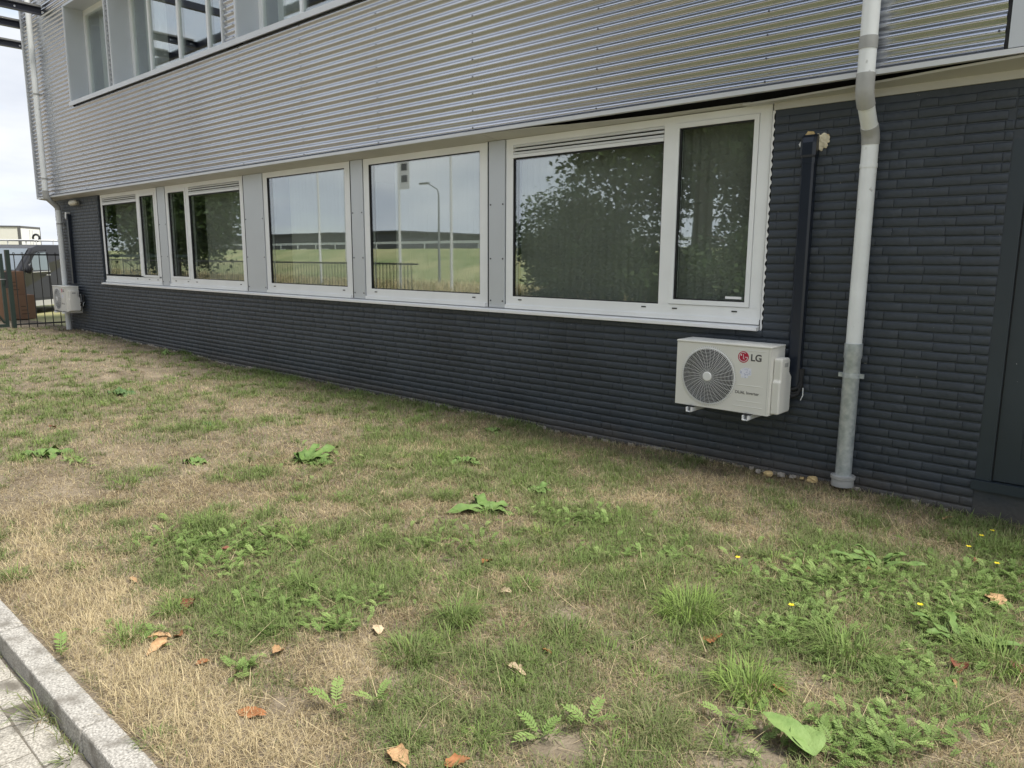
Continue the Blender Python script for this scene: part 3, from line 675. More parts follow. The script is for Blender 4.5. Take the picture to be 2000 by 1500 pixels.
# ------------------------------------------------------------------ air conditioner outdoor units (local frame: x width, y 0 = front, z 0 = bottom)
AW, AH, AD = 0.755, 0.490, 0.245
def ac_unit(label, loc, mirror_pipes=True):
    r = thing('outdoor_unit', label, 'air conditioner', loc, 'air conditioner outdoor units on the facade'); r['_local'] = 1
    hw = AW/2; cx, cz, FR = -hw+.272, .243, .212
    # casing with a round opening in the front panel
    s = MB(); n = 64
    circ = [(cx+FR*math.cos(2*math.pi*i/n), cz+FR*math.sin(2*math.pi*i/n)) for i in range(n)]
    def sq(i):
        a = 2*math.pi*i/n; c_, s_ = math.cos(a), math.sin(a)
        k = min([((hw-cx) if c_ > 0 else (cx+hw))/abs(c_) if abs(c_) > 1e-6 else 9, ((AH-cz) if s_ > 0 else cz)/abs(s_) if abs(s_) > 1e-6 else 9])
        return (cx+k*c_, cz+k*s_)
    outer = [sq(i) for i in range(n)]
    vs = [(p[0], 0, p[1]) for p in outer]+[(p[0], 0, p[1]) for p in circ]
    s.add(vs, [(i, (i+1) % n, n+(i+1) % n, n+i) for i in range(n)])
    MB().add([(p[0], .001, p[1]) for p in circ]+[(p[0], .10, p[1]) for p in circ], [(i, (i+1) % n, n+(i+1) % n, n+i) for i in range(n)]).build('fan_shroud', MT['acdark'], r, fix=False)  # inner wall coloured near black to put shade into the opening
    for (px_, pz_) in ((-hw, 0), (hw, 0), (hw, AH), (-hw, AH)):      # corner wedges that the radial fan misses
        near = sorted(range(n), key=lambda i: (outer[i][0]-px_)**2+(outer[i][1]-pz_)**2)[:2]
        s.add([(px_, 0, pz_), (outer[near[0]][0], 0, outer[near[0]][1]), (outer[near[1]][0], 0, outer[near[1]][1])], [(0, 1, 2)])
    s.build('front_panel', MT['ac'], r)
    sh = MB(); th = .004
    sh.box(-hw, -hw+th, .001, AD, 0, AH); sh.box(hw-th, hw, .001, AD, 0, AH); sh.box(-hw+th, hw-th, .001, AD, 0, th); sh.box(-hw+th, hw-th, AD-th, AD, th, AH)
    sh.build('casing', MT['ac'], r)
    tp = MB().box(-hw-.004, hw+.004, -.006, AD+.004, AH+.001, AH+.016)
    tp.build('top_cover', MT['ac'], r, .005)
    g = MB()
    for k in range(4): g.box(-hw+.10+k*.16, -hw+.21+k*.16, .05, AD-.04, AH+.016, AH+.0185)
    g.build('top_rib', MT['ac'], r)
    MB().prism([(cx+FR*1.05*math.cos(2*math.pi*i/32), cz+FR*1.05*math.sin(2*math.pi*i/32)) for i in range(32)], .10, .105, 'y').build('fan_recess', MT['acdark'], r)
    fan = MB()
    for k in range(3):
        a0 = k*2.094+.5; vs = []
        for i in range(7):
            q = i/6; rr = .04+.155*q
            for j in range(5):
                a = a0+(j/4)*(.95+.25*q)-.25*q*q; vs.append((cx+rr*math.cos(a), .055+.035*j/4, cz+rr*math.sin(a)))
        fan.add(vs, [(i*5+j, i*5+j+1, (i+1)*5+j+1, (i+1)*5+j) for i in range(6) for j in range(4)], True)
    fan.build('fan', MT['blade'], r, fix=False)
    gr = MB()
    for k in range(16):
        q = .045+(FR-.008-.045)*k/15; gr.ring((cx, -.004-.010*math.sqrt(max(0, 1-(q/FR)**2)), cz), q, .0015, 'y', 56, 4)
    gr.ring((cx, -.002, cz), FR+.002, .005, 'y', 64, 6)
    for k in range(32):
        a = 2*math.pi*k/32; pts = []
        for i in range(6):
            q = .035+(FR-.035)*i/5; b = a+.16*(i/5)**1.5
            pts.append((cx+q*math.cos(b), -.006-.010*math.sqrt(max(0, 1-(q/(FR+.004))**2)), cz+q*math.sin(b)))
        gr.tube(pts, .0013, 4, False)
    for k in range(84):
        a = 2*math.pi*k/84; q0, q1 = FR-.006, FR+.020
        gr.tube([(cx+q0*math.cos(a), -.006, cz+q0*math.sin(a)), (cx+q1*math.cos(a+.05), -.001, cz+q1*math.sin(a+.05))], .0024, 4, False)
    gr.build('fan_grille', MT['grille'], r, fix=False)
    MB().tube([(cx, -.012, cz), (cx, -.019, cz), (cx, -.0205, cz)], [.037, .036, .030], 28).build('grille_hub', MT['grille'], r)
    lx = cx+.215
    MB().prism([(lx+.095+.042*math.cos(2*math.pi*i/36)-.035, .428+.042*math.sin(2*math.pi*i/36)-.012) for i in range(36)], -.0012, 0.001, 'y').build('logo_disc', MT['red'], r)
    lw = MB(); ox, oz = lx+.060, .416
    def arcpts(rad, a0, a1, k=22): return [(ox+rad*math.cos(math.radians(a0+(a1-a0)*i/k)), -.0016, oz+rad*math.sin(math.radians(a0+(a1-a0)*i/k))) for i in range(k+1)]
    lw.tube(arcpts(.033, 60, 360), .0021, 5); lw.tube([(ox+.033, -.0016, oz), (ox+.012, -.0016, oz)], .0021, 5)
    lw.tube([(ox, -.0016, oz+.020), (ox, -.0016, oz-.014), (ox+.012, -.0016, oz-.014)], .0021, 5); lw.tube([(ox-.016, -.0012, oz+.014), (ox-.016, -.003, oz+.014)], .0052, 10)
    lw.build('logo_line', MT['logowhite'], r)
    text_part('logo_letter', 'LG', .070, (lx+.115, -.0008, .393), MT['logogrey'], r, bold=.0016)
    text_part('lettering', 'DUAL Inverter', .0315, (lx+.010, -.0008, .142), MT['logogrey'], r, bold=.0002, sx=.95)
    st = MB(); st.prism([(lx+.045, .325), (lx+.075, .34), (lx+.125, .335), (lx+.128, .285), (lx+.105, .28), (lx+.10, .262), (lx+.05, .262), (lx+.048, .285), (lx+.035, .295)], -.0012, .001, 'y'); st.build('sticker', MT['sticker'], r)
    rb = MB()
    for z, a, b in ((.206, .02, .215), (.088, .02, .215), (.048, .0, .225), (.465, .02, .24)): rb.tube([(lx+a, .001, z), (lx+b, .001, z)], .0032, 6)
    rb.build('pressed_rib', MT['ac'], r)
    MB().box(hw-.018, hw-.0165, -.0006, .002, .01, AH-.005).build('panel_seam', MT['pvcgrey'], r)
    vc = MB().prism([(.035, .012), (AD-.018, .012), (AD+.0, .03), (AD+.0, .275), (AD-.03, .30), (AD-.045, .315), (AD-.045, .405), (AD-.065, .42), (.06, .42), (.05, .41), (.05, .26), (.035, .25)], hw+.001, hw+.062, 'x').build('valve_cover', MT['ac'], r, .010)
    MB().box(hw+.058, hw+.0635, .10, .165, .355, .385).build('handle_recess', MT['pvcgrey'], r)
    for bx in (-.235, .225):
        b = MB(); b.box(bx-.022, bx+.022, -.045, .33, -.046, -.042); b.box(bx-.022, bx-.018, -.045, .33, -.046, -.010); b.box(bx+.018, bx+.022, -.045, .33, -.046, -.010); b.box(bx-.022, bx+.022, .322, .33, -.010, .34)
        br = b.build('bracket_arm', MT['steelwhite'], r)
        MB().box(bx-.028, bx+.028, -.022, .05, -.009, -.0005).build('rubber_foot', MT['rubber'], br)
        MB().tube([(bx, .0, -.002), (bx, .0, .008)], .009, 6).build('bolt', MT['steel'], br)
    p1 = MB()
    for k, (dz, rr) in enumerate(((.0, .017), (.05, .014), (.02, .010))):
        p1.tube([(hw+.03, AD-.02+.01*k, .13+dz), (hw+.07, AD+.015, .125+dz), (hw+.10, AD+.035, .14+dz), (hw+.118, AD+.045, .20+dz), (hw+.115+.012*k-.012, AD+.048, .33)], rr, 8)
    p1.build('insulated_pipe', MT['rubber'], r)
    MB().tube([(hw+.13, AD+.02, .10), (hw+.145, AD+.02, .14), (hw+.135, AD+.04, .19)], .0035, 8).build('pipe_tie', MT['pvc'], r)
    return r
near = ac_unit('near white outdoor unit with red round logo hanging under the widest window', (-2.535, -.335, .505))
def copy_tree(o, parent=None):
    c = o.copy(); COL.objects.link(c); c.parent = parent
    for ch in list(o.children): copy_tree(ch, c)
    return c
farac = copy_tree(near); farac.location = (-17.12, -.335, .51)
farac['label'] = 'far white outdoor unit on brackets in front of the corner rain pipe'

# wall lamp
wl = thing('wall_lamp', 'small cream bulkhead lamp on the brick pier below the cladding', 'lamp', (-16.65, 0, 2.66))
MB().box(-16.78, -16.52, -.03, .0, 2.62, 2.70).build('lamp_base', MT['pvcgrey'], wl, .008)
MB().tube([(-16.84, -.075, 2.66), (-16.82, -.075, 2.66), (-16.76, -.075, 2.66), (-16.54, -.075, 2.66), (-16.48, -.075, 2.66), (-16.46, -.075, 2.66)], [.01, .035, .052, .052, .035, .01], 14).build('lamp_cover', MT['lampcream'], wl)

# ------------------------------------------------------------------ steel canopy frame at the upper corner
cf = thing('steel_canopy_frame', 'dark bolted steel beams sticking out at the upper left corner', 'steel frame', (-18, -.2, 6.2))
def beam(x, y0, y1, z):
    b = MB(); b.box(x-.05, x+.05, y0, y1, z+.05, z+.062); b.box(x-.006, x+.006, y0, y1, z-.05, z+.05); b.box(x-.05, x+.05, y0, y1, z-.062, z-.05)
    o = b.build('beam', MT['beam'], cf); q = MB()
    for y in np.arange(y0+.15, y1, .45): q.tube([(x+.006, y, z), (x+.016, y, z)], .018, 8)
    q.build('bolt', MT['steel'], o); MB().box(x+.02, x+.06, y0+.1, y1-.02, z+.064, z+.10).build('channel', MT['beamg'], o)
beam(-17.04, -2.6, -.2, 6.26); beam(-18.36, -2.6, -.0, 6.26); beam(-20.1, -2.6, 1.5, 6.26)
MB().tube([(-20.05, .35, 6.26), (-18.4, .1, 6.26)], .03, 6).build('brace', MT['beamg'], cf)
MB().box(-20.6, -9.5, -2.66, -2.56, 6.19, 6.33).build('beam', MT['beam'], cf)
for x in (-14.5, -12.0, -10.0): MB().box(x-.05, x+.05, -2.56, -.205, 6.20, 6.32).build('beam', MT['beam'], cf)

# ------------------------------------------------------------------ fence and gate
GX = -18.36
fn = thing('picket_fence', 'dark steel bar fence between the green post and the building corner', 'fence', (GX, -.4, .1))
MB().box(GX-.02, GX+.02, -.82, .30, 1.625, 1.655).build('rail', MT['bar'], fn); MB().box(GX-.02, GX+.02, -.82, .30, .165, .195).build('rail', MT['bar'], fn)
bme = MB().tube([(0, 0, .10), (0, 0, 1.64)], .0095, 6); bme.ring((0, 0, 1.668), .017, .006, 'x', 10, 4); bme = bme.mesh('bar')
for k in range(7):
    o = link('bar', bme, MT['bar'], fn); o.location = (GX, -.745+.156*k, 0)
tag(MB().box(GX-.045, GX+.045, -.905, -.825, .02, 1.74).build('gate_post', MT['gate'], None, .004), 'dark green square gate post left of the bar fence', 'post')
gt = thing('gate', 'dark green gate leaf with diagonal brace at the left picture edge', 'gate', (GX, -1.5, .1))
MB().box(GX-.03, GX+.03, -1.02, -.955, .14, 1.66).build('stile', MT['gate'], gt); MB().box(GX-.03, GX+.03, -3.0, -2.93, .14, 1.66).build('stile', MT['gate'], gt)
MB().box(GX-.03, GX+.03, -2.93, -1.02, .14, .20).build('rail', MT['gate'], gt); MB().box(GX-.03, GX+.03, -2.93, -1.02, 1.60, 1.66).build('rail', MT['gate'], gt)
MB().tube([(GX, -1.03, .22), (GX, -1.6, 1.2)], .022, 6).build('brace', MT['gate'], gt)
for k in range(11):
    o = link('bar', bme, MT['bar'], gt); o.location = (GX, -1.16-.16*k, 0)
lk = MB().box(GX-.04, GX+.04, -.96, -.90, .95, 1.28); lk.build('lock_case', MT['bar'], gt)
MB().tube([(GX+.05, -.95, 1.13), (GX+.09, -.96, 1.13), (GX+.09, -1.09, 1.13)], .010, 8).build('gate_handle', MT['steel'], gt)

# cardboard boxes
def carton(label, x, y0, y1, z0, z1, d=.42):
    t = thing('cardboard_box', label, 'box', (x-d/2, (y0+y1)/2, z0), 'brown boxes stacked behind the gate')
    MB().box(x-d, x, y0, y1, z0, z1).build('carton', MT['card'], t, .006)
    MB().box(x-d+.01, x-.01, (y0+y1)/2-.03, (y0+y1)/2+.03, z1+.0005, z1+.0015).build('tape', MT['card'], t)
    q = MB()
    for k in range(3): q.box(x+.0005, x+.0015, y1-.30, y1-.30+.16-.03*k, z0+.12+.09*k, z0+.135+.09*k)
    q.build('print_mark', MT['cardprint'], t)
carton('lower wide brown cardboard box standing on the grass behind the gate', -20.9, -.62, .26, .10, .68)
carton('upper brown cardboard box stacked on the wider one behind the gate', -20.95, -.62, .11, .682, 1.25)

# ------------------------------------------------------------------ van (local: x forward, y left, z up) and truck
van = thing('van', 'black van with roof rack parked behind the bar fence', 'van', (-23.92, .74, .08)); van['_local'] = 1
van.rotation_euler = (0, 0, math.atan2(-.744, .668))
def side_prof(grow=0.0):
    return [(-2.4, .32), (2.28, .32), (2.38, .45), (2.36, .80), (2.20, 1.00), (1.30, 1.14), (.55, 1.74), (.25, 1.83), (-2.2, 1.86), (-2.36, 1.78), (-2.42, 1.0)]
def loft(prof_lo, secs):
    s = MB(); n = len(prof_lo); vs = []
    for y, k, dz in secs: vs += [(p[0]*k, y, p[1] if p[1] < 1.05 else 1.05+(p[1]-1.05)*dz) for p in prof_lo]
    fs = [(i*n+j, i*n+(j+1) % n, (i+1)*n+(j+1) % n, (i+1)*n+j) for i in range(len(secs)-1) for j in range(n)]+[tuple(range(n)), tuple((len(secs)-1)*n+j for j in range(n))[::-1]]
    return s.add(vs, fs)
def vside(z): return .92-max(0, z-1.05)*.14
for sgn in (0,):
    low = MB(); pf = [p for p in side_prof()]
    vs = []; n = len(pf)
    for side in (-1, 1): vs += [(p[0], side*vside(p[1]), p[1]) for p in pf]
    low.add(vs, [tuple(range(n)), tuple(range(n, 2*n))[::-1]]+[(j, (j+1) % n, n+(j+1) % n, n+j) for j in range(n)])
    low.build('body', MT['van'], van, .03)
    def on_side(pts, side, off=.004): return [(p[0], side*(vside(p[1])+off), p[1]) for p in pts]
    for side in (-1, 1):
        wp = [(1.02, 1.18), (.52, 1.60), (.40, 1.64), (.02, 1.66), (.02, 1.14), (.95, 1.14)]
        MB().add(on_side(wp, side, .022), [tuple(range(6))]).build('side_window', MT['vanglass'], van, fix=False)
        MB().add(on_side([(.97, 1.16), (.52, 1.58), (.05, 1.63), (.05, 1.16)], side, .014), [(0, 1, 2, 3)]).build('painted_sky_view', MT['headlamp'], van, fix=False)  # pale sheet painted as bright sky seen through the cabin
        d = MB(); lp = [(1.14, .42), (1.16, 1.12), (1.02, 1.20), (.52, 1.64), (.0, 1.70), (-.02, .42)]
        for i in range(6):
            p, q = lp[i], lp[(i+1) % 6]; a = on_side([p], side, .006)[0]; b = on_side([q], side, .006)[0]; d.tube([a, b], .007, 4)
        d.build('door_seam', MT['gasket'], van); MB().tube(on_side([(.22, 1.02), (.06, 1.02)], side, .02), .014, 6).build('door_handle', MT['vansill'], van)
        MB().tube(on_side([(1.05, 1.10), (.02, 1.12)], side, .01), .012, 5).build('window_trim', MT['vansill'], van)
        MB().box(-1.2, 1.25, side*.90-.03, side*.90+.03, .22, .36).build('side_sill', MT['vansill'], van)
        m = MB().tube([(1.05, side*.92, 1.14), (1.08, side*1.03, 1.18)], .03, 6).tube([(1.10, side*1.02, 1.10), (1.10, side*1.06, 1.20), (1.08, side*1.04, 1.30)], [.07, .09, .06], 8); m.build('wing_mirror', MT['van'], van)
        for wx in (1.55, -1.55):
            w = MB().tube([(wx, side*.72, .31), (wx, side*.93, .31)], .31, 20).build('wheel', MT['tyre'], van)
            MB().tube([(wx, side*.93, .31), (wx, side*.945, .31)], .2, 16).build('rim', MT['vansill'], w)
        MB().tube([(.1, side*.62, 1.95), (-2.1, side*.62, 1.97)], .02, 6).build('roof_rail', MT['steelwhite'], van)
        MB().box(2.20, 2.34, side*.72-.16, side*.72+.16, .82, .96).build('headlight', MT['headlamp'], van)
    MB().add([(1.25, .78, 1.18), (1.25, -.78, 1.18), (.60, -.74, 1.73), (.60, .74, 1.73)], [(0, 1, 2, 3)]).build('windscreen', MT['vanscreen'], van, fix=False)
    for xx in (.05, -.7, -1.5): MB().tube([(xx, -.66, 1.96), (xx, .66, 1.96)], .018, 6).tube([(xx, -.64, 1.82), (xx, -.64, 1.96)], .014, 5).tube([(xx, .64, 1.82), (xx, .64, 1.96)], .014, 5).build('roof_bar', MT['steelwhite'], van)
    MB().ring((-.5, .3, 2.03), .09, .03, 'x', 16, 6).build('cable_roll', MT['bar'], van)
tr = thing('box_truck', 'white box truck with grey trimmed rear doors parked beyond the van', 'truck', (-48.76, 8.55, .05)); tr['_local'] = 1
# rear corner nearest the van at px (39, 448); the long side faces the camera
tr.rotation_euler = (0, 0, math.radians(49.9))
b = MB().box(-6.2, 0, -2.3, 0, .95, 3.12).build('cargo_box', MT['truckside'], tr)
q = MB()
for (a, c) in ((-.10, 0.012),): q.box(a, c, -.012-2.3, .012-2.3+.09, .93, 3.14); q.box(a, c, -.09, .012, .93, 3.14); q.box(a, c, -2.3, 0, 3.02, 3.14); q.box(a, c, -2.3, 0, .93, 1.05)
q.box(-6.2, -.1, -2.33, -2.301, 3.05, 3.14); q.box(-6.2, -.1, .001, .03, 3.05, 3.14)
q.build('corner_trim', MT['trucktrim'], tr)
for y0, y1 in ((-2.2, -1.16), (-1.14, -.1)): MB().box(0.002, .02, y0, y1, 1.06, 3.01).build('rear_door', MT['truckwhite'], tr)
for y in (-1.3, -1.0): MB().tube([(.035, y, 1.1), (.035, y, 2.95)], .018, 6).build('door_bar', MT['vansill'], tr)
MB().box(-8.0, -6.3, -2.2, -.1, .6, 2.6).build('cab', MT['truckwhite'], tr, .12); MB().box(-8.2, -.2, -1.5, -.8, .5, .9).build('chassis', MT['trucktrim'], tr)
for wx in (-1.6, -7.0):
    for wy in (-2.1, -.3): MB().tube([(wx, wy-.12, .45), (wx, wy+.12, .45)], .45, 18).build('wheel', MT['tyre'], tr)

# ------------------------------------------------------------------ lawn: grass, weeds, leaves
def vnoise(x, y, scale, seed):
    x = np.asarray(x)/scale+seed*17.13; y = np.asarray(y)/scale+seed*9.71
    xi = np.floor(x).astype(np.int64); yi = np.floor(y).astype(np.int64); fx = x-xi; fy = y-yi
    fx = fx*fx*(3-2*fx); fy = fy*fy*(3-2*fy)
    def h(a, b):
        n = (a*374761393+b*668265263+seed*1442695) & 0x7fffffff; n = ((n ^ (n >> 13))*1274126177) & 0x7fffffff
        return (n & 0xffff)/65535.0
    return (h(xi, yi)*(1-fx)+h(xi+1, yi)*fx)*(1-fy)+(h(xi, yi+1)*(1-fx)+h(xi+1, yi+1)*fx)*fy
def blobs(x, y, lst):
    out = np.zeros_like(x)
    for u, v, ru, rv, w in lst:
        p = lawn_at(u, v); a = lawn_at(u+ru, v)-p; b = lawn_at(u, v-rv)-p
        A = np.array([[a[0], b[0]], [a[1], b[1]]]); I = np.linalg.inv(A)
        dx_, dy_ = x-p[0], y-p[1]; s_ = I[0, 0]*dx_+I[0, 1]*dy_; t_ = I[1, 0]*dx_+I[1, 1]*dy_
        out = out+w*np.exp(-(s_*s_+t_*t_)*0.9)
    return out
STRAW = [(180, 1190, 120, 70, .9), (300, 1330, 120, 80, 1.0), (420, 1430, 110, 70, .8), (60, 1080, 110, 60, .5), (90, 1000, 120, 60, .35), (640, 1320, 60, 40, .45),
         (560, 1480, 100, 50, .5), (860, 1420, 80, 60, .4), (620, 830, 90, 12, .25), (100, 690, 160, 22, .35), (250, 860, 120, 40, .2), (1560, 990, 120, 25, .4), (1000, 890, 150, 20, .2), (700, 1290, 60, 30, .3), (1330, 970, 120, 25, .2)]
GREEN = [(380, 690, 70, 12, .5), (560, 735, 120, 18, .35), (820, 790, 170, 22, .5), (700, 860, 130, 30, .2), (1050, 840, 120, 18, .35), (1250, 890, 150, 14, .25), (1950, 1060, 70, 35, .9),
         (420, 1060, 130, 40, .4), (600, 940, 110, 30, .25), (1600, 1140, 190, 60, .7), (1850, 1170, 160, 90, .75), (1330, 1190, 110, 50, .5), (1650, 1270, 120, 60, .5), (1900, 1330, 130, 80, .6), (1700, 1450, 160, 60, .5),
         (1220, 1130, 100, 30, .35), (1150, 1020, 100, 35, .3), (520, 1180, 100, 40, .35), (880, 1230, 90, 50, .25), (250, 800, 180, 25, .25), (480, 840, 140, 25, .25), (1450, 1060, 120, 30, .2)]
BARE = [(1090, 1460, 90, 45, .9), (1110, 1200, 45, 25, .7), (1250, 1255, 60, 25, .7), (1440, 1430, 80, 50, .8), (950, 1370, 60, 25, .45), (960, 1250, 50, 22, .4), (560, 1380, 50, 22, .7), (1580, 1340, 50, 25, .6), (300, 1090, 50, 18, .5),
        (870, 1100, 50, 20, .5), (1090, 1130, 30, 12, .6), (680, 1110, 40, 16, .35), (1180, 1380, 60, 30, .35), (1350, 1300, 70, 30, .4), (1890, 1440, 60, 30, .5), (1530, 1480, 50, 30, .8), (1420, 1490, 70, 30, .6)]
def fields(x, y):
    n1 = vnoise(x, y, .55, 3); n2 = vnoise(x, y, .17, 5); n3 = vnoise(x, y, .06, 8); n4 = vnoise(x, y, 1.6, 11)
    base = .36*n1+.38*n2+.18*n3+.22*n4-.06
    st = blobs(x, y, STRAW); gr = blobs(x, y, GREEN); ba = blobs(x, y, BARE)
    G = np.clip((base-.42)*1.9+.27+.10*smooth(-5, -9, x)+.50*gr-.60*st-.35*ba, 0, 1)
    return G, np.clip(st+.35*(n4-.5)+.3*(n1-.5), 0, 1), np.clip(ba*(.5+n2)-.15, 0, 1)
def blade_mesh(P, L, W, az, lean, bend, tint):
    """two-segment tapered blades; lean: 0 upright .. 1.5 flat"""
    n = len(P); dirx, diry = np.cos(az), np.sin(az); sx, sy = -diry, dirx
    def pt(f, extra):
        th = lean+extra; r = np.sin(th)*f*L; z = np.cos(th)*f*L
        return np.stack([P[:, 0]+dirx*r, P[:, 1]+diry*r, P[:, 2]+np.maximum(z, .001)], 1)
    m = pt(.55, bend*.35); t = pt(1.0, bend); w = np.stack([sx, sy, np.zeros(n)], 1)*W[:, None]*.5
    V = np.stack([P-w, P+w, m-w*.8, m+w*.8, t], 1).reshape(-1, 3)
    b = np.arange(n)[:, None]*5
    T = np.concatenate([b+np.array([[0, 1, 3]]), b+np.array([[0, 3, 2]]), b+np.array([[2, 3, 4]])])
    return V, T, np.repeat(tint, 5)
GRAMP = [(0.0, (.11, .080, .045)), (.16, (.24, .18, .095)), (.32, (.46, .375, .22)), (.46, (.73, .61, .38)), (.58, (.31, .285, .15)), (.72, (.18, .205, .088)), (.86, (.185, .265, .080)), (1.0, (.27, .38, .095))]
MT['grass'] = ramp_mat('grass_blades', GRAMP, .7, .3)
def scatter(n, x0, x1, y0, y1, dens):
    x = rng.uniform(x0, x1, n); y = rng.uniform(y0, y1, n)
    keep = rng.random(n) < dens(x, y); return x[keep], y[keep]
def dist(x, y): return np.hypot(x-CAM[0], y-CAM[1])
def lawn_layer():
    Vs, Ts, As = [], [], []; off = 0
    def put(V, T, A):
        nonlocal off
        Vs.append(V); Ts.append(T+off); As.append(A); off += len(V)
    zones = [(-5.5, 2.2, -4.64, -.01, 520000), (-10.0, -5.5, -4.64, -.01, 150000), (-18.4, -10.0, -4.64, -.01, 110000)]
    for x0, x1, y0, y1, N in zones:
        x, y = scatter(N, x0, x1, y0, y1, lambda a, b: np.clip((3.3/np.maximum(dist(a, b), 2.2))**1.0, 0, 1))
        G, S, B = fields(x, y); d = dist(x, y); n = len(x)
        u = rng.random(n); k = rng.random(n) > B*1.35
        green = u < np.clip(G*1.15-.04, 0.03, .95)
        thatch = (~green) & (rng.random(n) < (.62-.45*S))
        wk = 1+np.clip(d-3, 0, 20)*.13
        L = np.where(green, rng.uniform(.02, .055, n)*(1+.7*G), np.where(thatch, rng.uniform(.03, .085, n), rng.uniform(.025, .06, n)*(1+.6*S)))
        L = L*np.where(d > 6, 1.15, 1)
        W = np.where(green, rng.uniform(.0018, .0036, n), rng.uniform(.0011, .0022, n))*wk
        lean = np.where(thatch, rng.uniform(1.15, 1.52, n), np.abs(rng.normal(.45, .38, n)))
        lean = np.minimum(lean, 1.5); bend = np.where(thatch, rng.uniform(-.15, .06, n), rng.uniform(.1, .9, n))
        tint = np.where(green, np.clip(rng.normal(.72+.12*(G-.4), .085, n), .55, .97), np.where(thatch, np.clip(rng.normal(.23+.17*S+.22*(vnoise(x, y, .3, 21)-.5), .12, n), 0, .5), np.clip(rng.normal(.32+.13*S, .10, n), .04, .50)))
        az = rng.uniform(0, 2*np.pi, n)
        P = np.stack([x, y, height(x, y)-.003+np.where(thatch, rng.uniform(0, .012, n), 0)], 1)
        V, T, A = blade_mesh(P[k], L[k], W[k], az[k], lean[k], bend[k], tint[k]); put(V, T, A)
    # small tufts everywhere
    cx_, cy_ = scatter(5200, -18.3, 2.0, -4.6, -.03, lambda a, b: np.clip(.9*(fields(a, b)[0]-.22)*2.2, 0, 1)*np.clip(4.5/np.maximum(dist(a, b), 2), .25, 1))
    m = 26; n = len(cx_)*m
    r = np.abs(rng.normal(0, .022, n)); a = rng.uniform(0, 2*np.pi, n); x = np.repeat(cx_, m)+r*np.cos(a); y = np.repeat(cy_, m)+r*np.sin(a)
    y = np.minimum(y, -.012); d = dist(x, y); hz = np.repeat(rng.uniform(.5, 1.25, len(cx_)), m); ht = np.repeat(rng.normal(.76, .06, len(cx_)), m)
    P = np.stack([x, y, height(x, y)-.002], 1)
    V, T, A = blade_mesh(P, rng.uniform(.04, .10, n)*hz, rng.uniform(.002, .004, n)*(1+np.clip(d-3, 0, 20)*.08), a+rng.normal(0, .5, n), np.clip(rng.normal(.42, .25, n), 0, 1.3), rng.uniform(.2, 1.0, n), np.clip(ht+rng.normal(0, .05, n), .5, .97)); put(V, T, A)
    cx_, cy_ = scatter(2600, -14, 2.0, -4.55, -.06, lambda a, b: np.clip((fields(a, b)[0]-.30)*2.4, 0, 1)*np.clip(5.0/np.maximum(dist(a, b), 2), .3, 1))
    m = 46; n = len(cx_)*m; sz = rng.uniform(.6, 1.35, len(cx_)); R = np.repeat(.045*sz, m)
    r = R*np.sqrt(rng.random(n)); a = rng.uniform(0, 2*np.pi, n); x = np.repeat(cx_, m)+r*np.cos(a); y = np.minimum(np.repeat(cy_, m)+r*np.sin(a), -.012); d = dist(x, y)
    ht = np.repeat(rng.normal(.82, .06, len(cx_)), m); P = np.stack([x, y, height(x, y)-.003], 1)
    V, T, A = blade_mesh(P, rng.uniform(.45, 1.1, n)*np.repeat(.085*sz, m), rng.uniform(.0026, .0048, n)*(1+np.clip(d-3, 0, 20)*.08), a+rng.normal(0, .6, n), np.clip(r/R*.55+rng.normal(.2, .2, n), 0, 1.35), rng.uniform(.2, 1.1, n), np.clip(ht+rng.normal(0, .05, n), .57, 1)); put(V, T, A)
    return np.concatenate(Vs), np.concatenate(Ts), np.concatenate(As)
V, T, A = lawn_layer()
o = link('lawn_grass', fast_mesh('lawn_grass', V, T, {'tint': A}), MT['grass'], None, 'stuff'); tag(o, 'short patchy lawn of dry straw and green blades', 'grass')

# standout tufts
def tuft_mesh(n, R, Lm, tint, spread=.45):
    a = rng.uniform(0, 2*np.pi, n); r = R*np.sqrt(rng.random(n))*.75
    P = np.stack([r*np.cos(a), r*np.sin(a), np.full(n, -.004)], 1)
    V, T, A = blade_mesh(P, rng.uniform(.45, 1.1, n)*Lm, rng.uniform(.0028, .0055, n), a+rng.normal(0, .7, n), np.clip(r/R*spread+rng.normal(.18, .2, n), 0, 1.35), rng.uniform(.25, 1.15, n), np.clip(rng.normal(tint, .055, n), .56, 1))
    return fast_mesh('grass_tuft', V, T, {'tint': A})
TUFTS = [  # u, v, radius m, blade length, blades, tint, label
    (1345, 1200, .17, .17, 420, .93, 'largest bright green grass tuft, right of the bare soil'),
    (1465, 1350, .14, .16, 360, .93, 'bright green grass tuft right of the bare patch and below the orange brown leaf'),
    (1655, 1280, .15, .19, 300, .84, 'tall loose grass tuft among the weeds at lower right'),
    (895, 1215, .09, .17, 220, .84, 'upright narrow grass tuft in the lower middle of the lawn'),
    (400, 1030, .17, .13, 320, .82, 'broad green grass tuft left of the big dock plants'),
    (590, 1145, .11, .13, 220, .84, 'green grass tuft below the large dock plant'),
    (800, 1280, .14, .12, 280, .83, 'flat sprawling grass tuft in the lower middle'),
    (1290, 1120, .17, .12, 320, .80, 'grass tuft right above the largest bright one'),
    (1960, 1300, .17, .17, 340, .86, 'thick grass tuft at the right picture edge beside the curled red brown leaf'),
    (1025, 1150, .08, .11, 180, .84, 'small grass tuft beside the pale folded leaf'),
    (250, 1250, .08, .11, 160, .86, 'small green grass tuft in the pale straw by the kerb')]
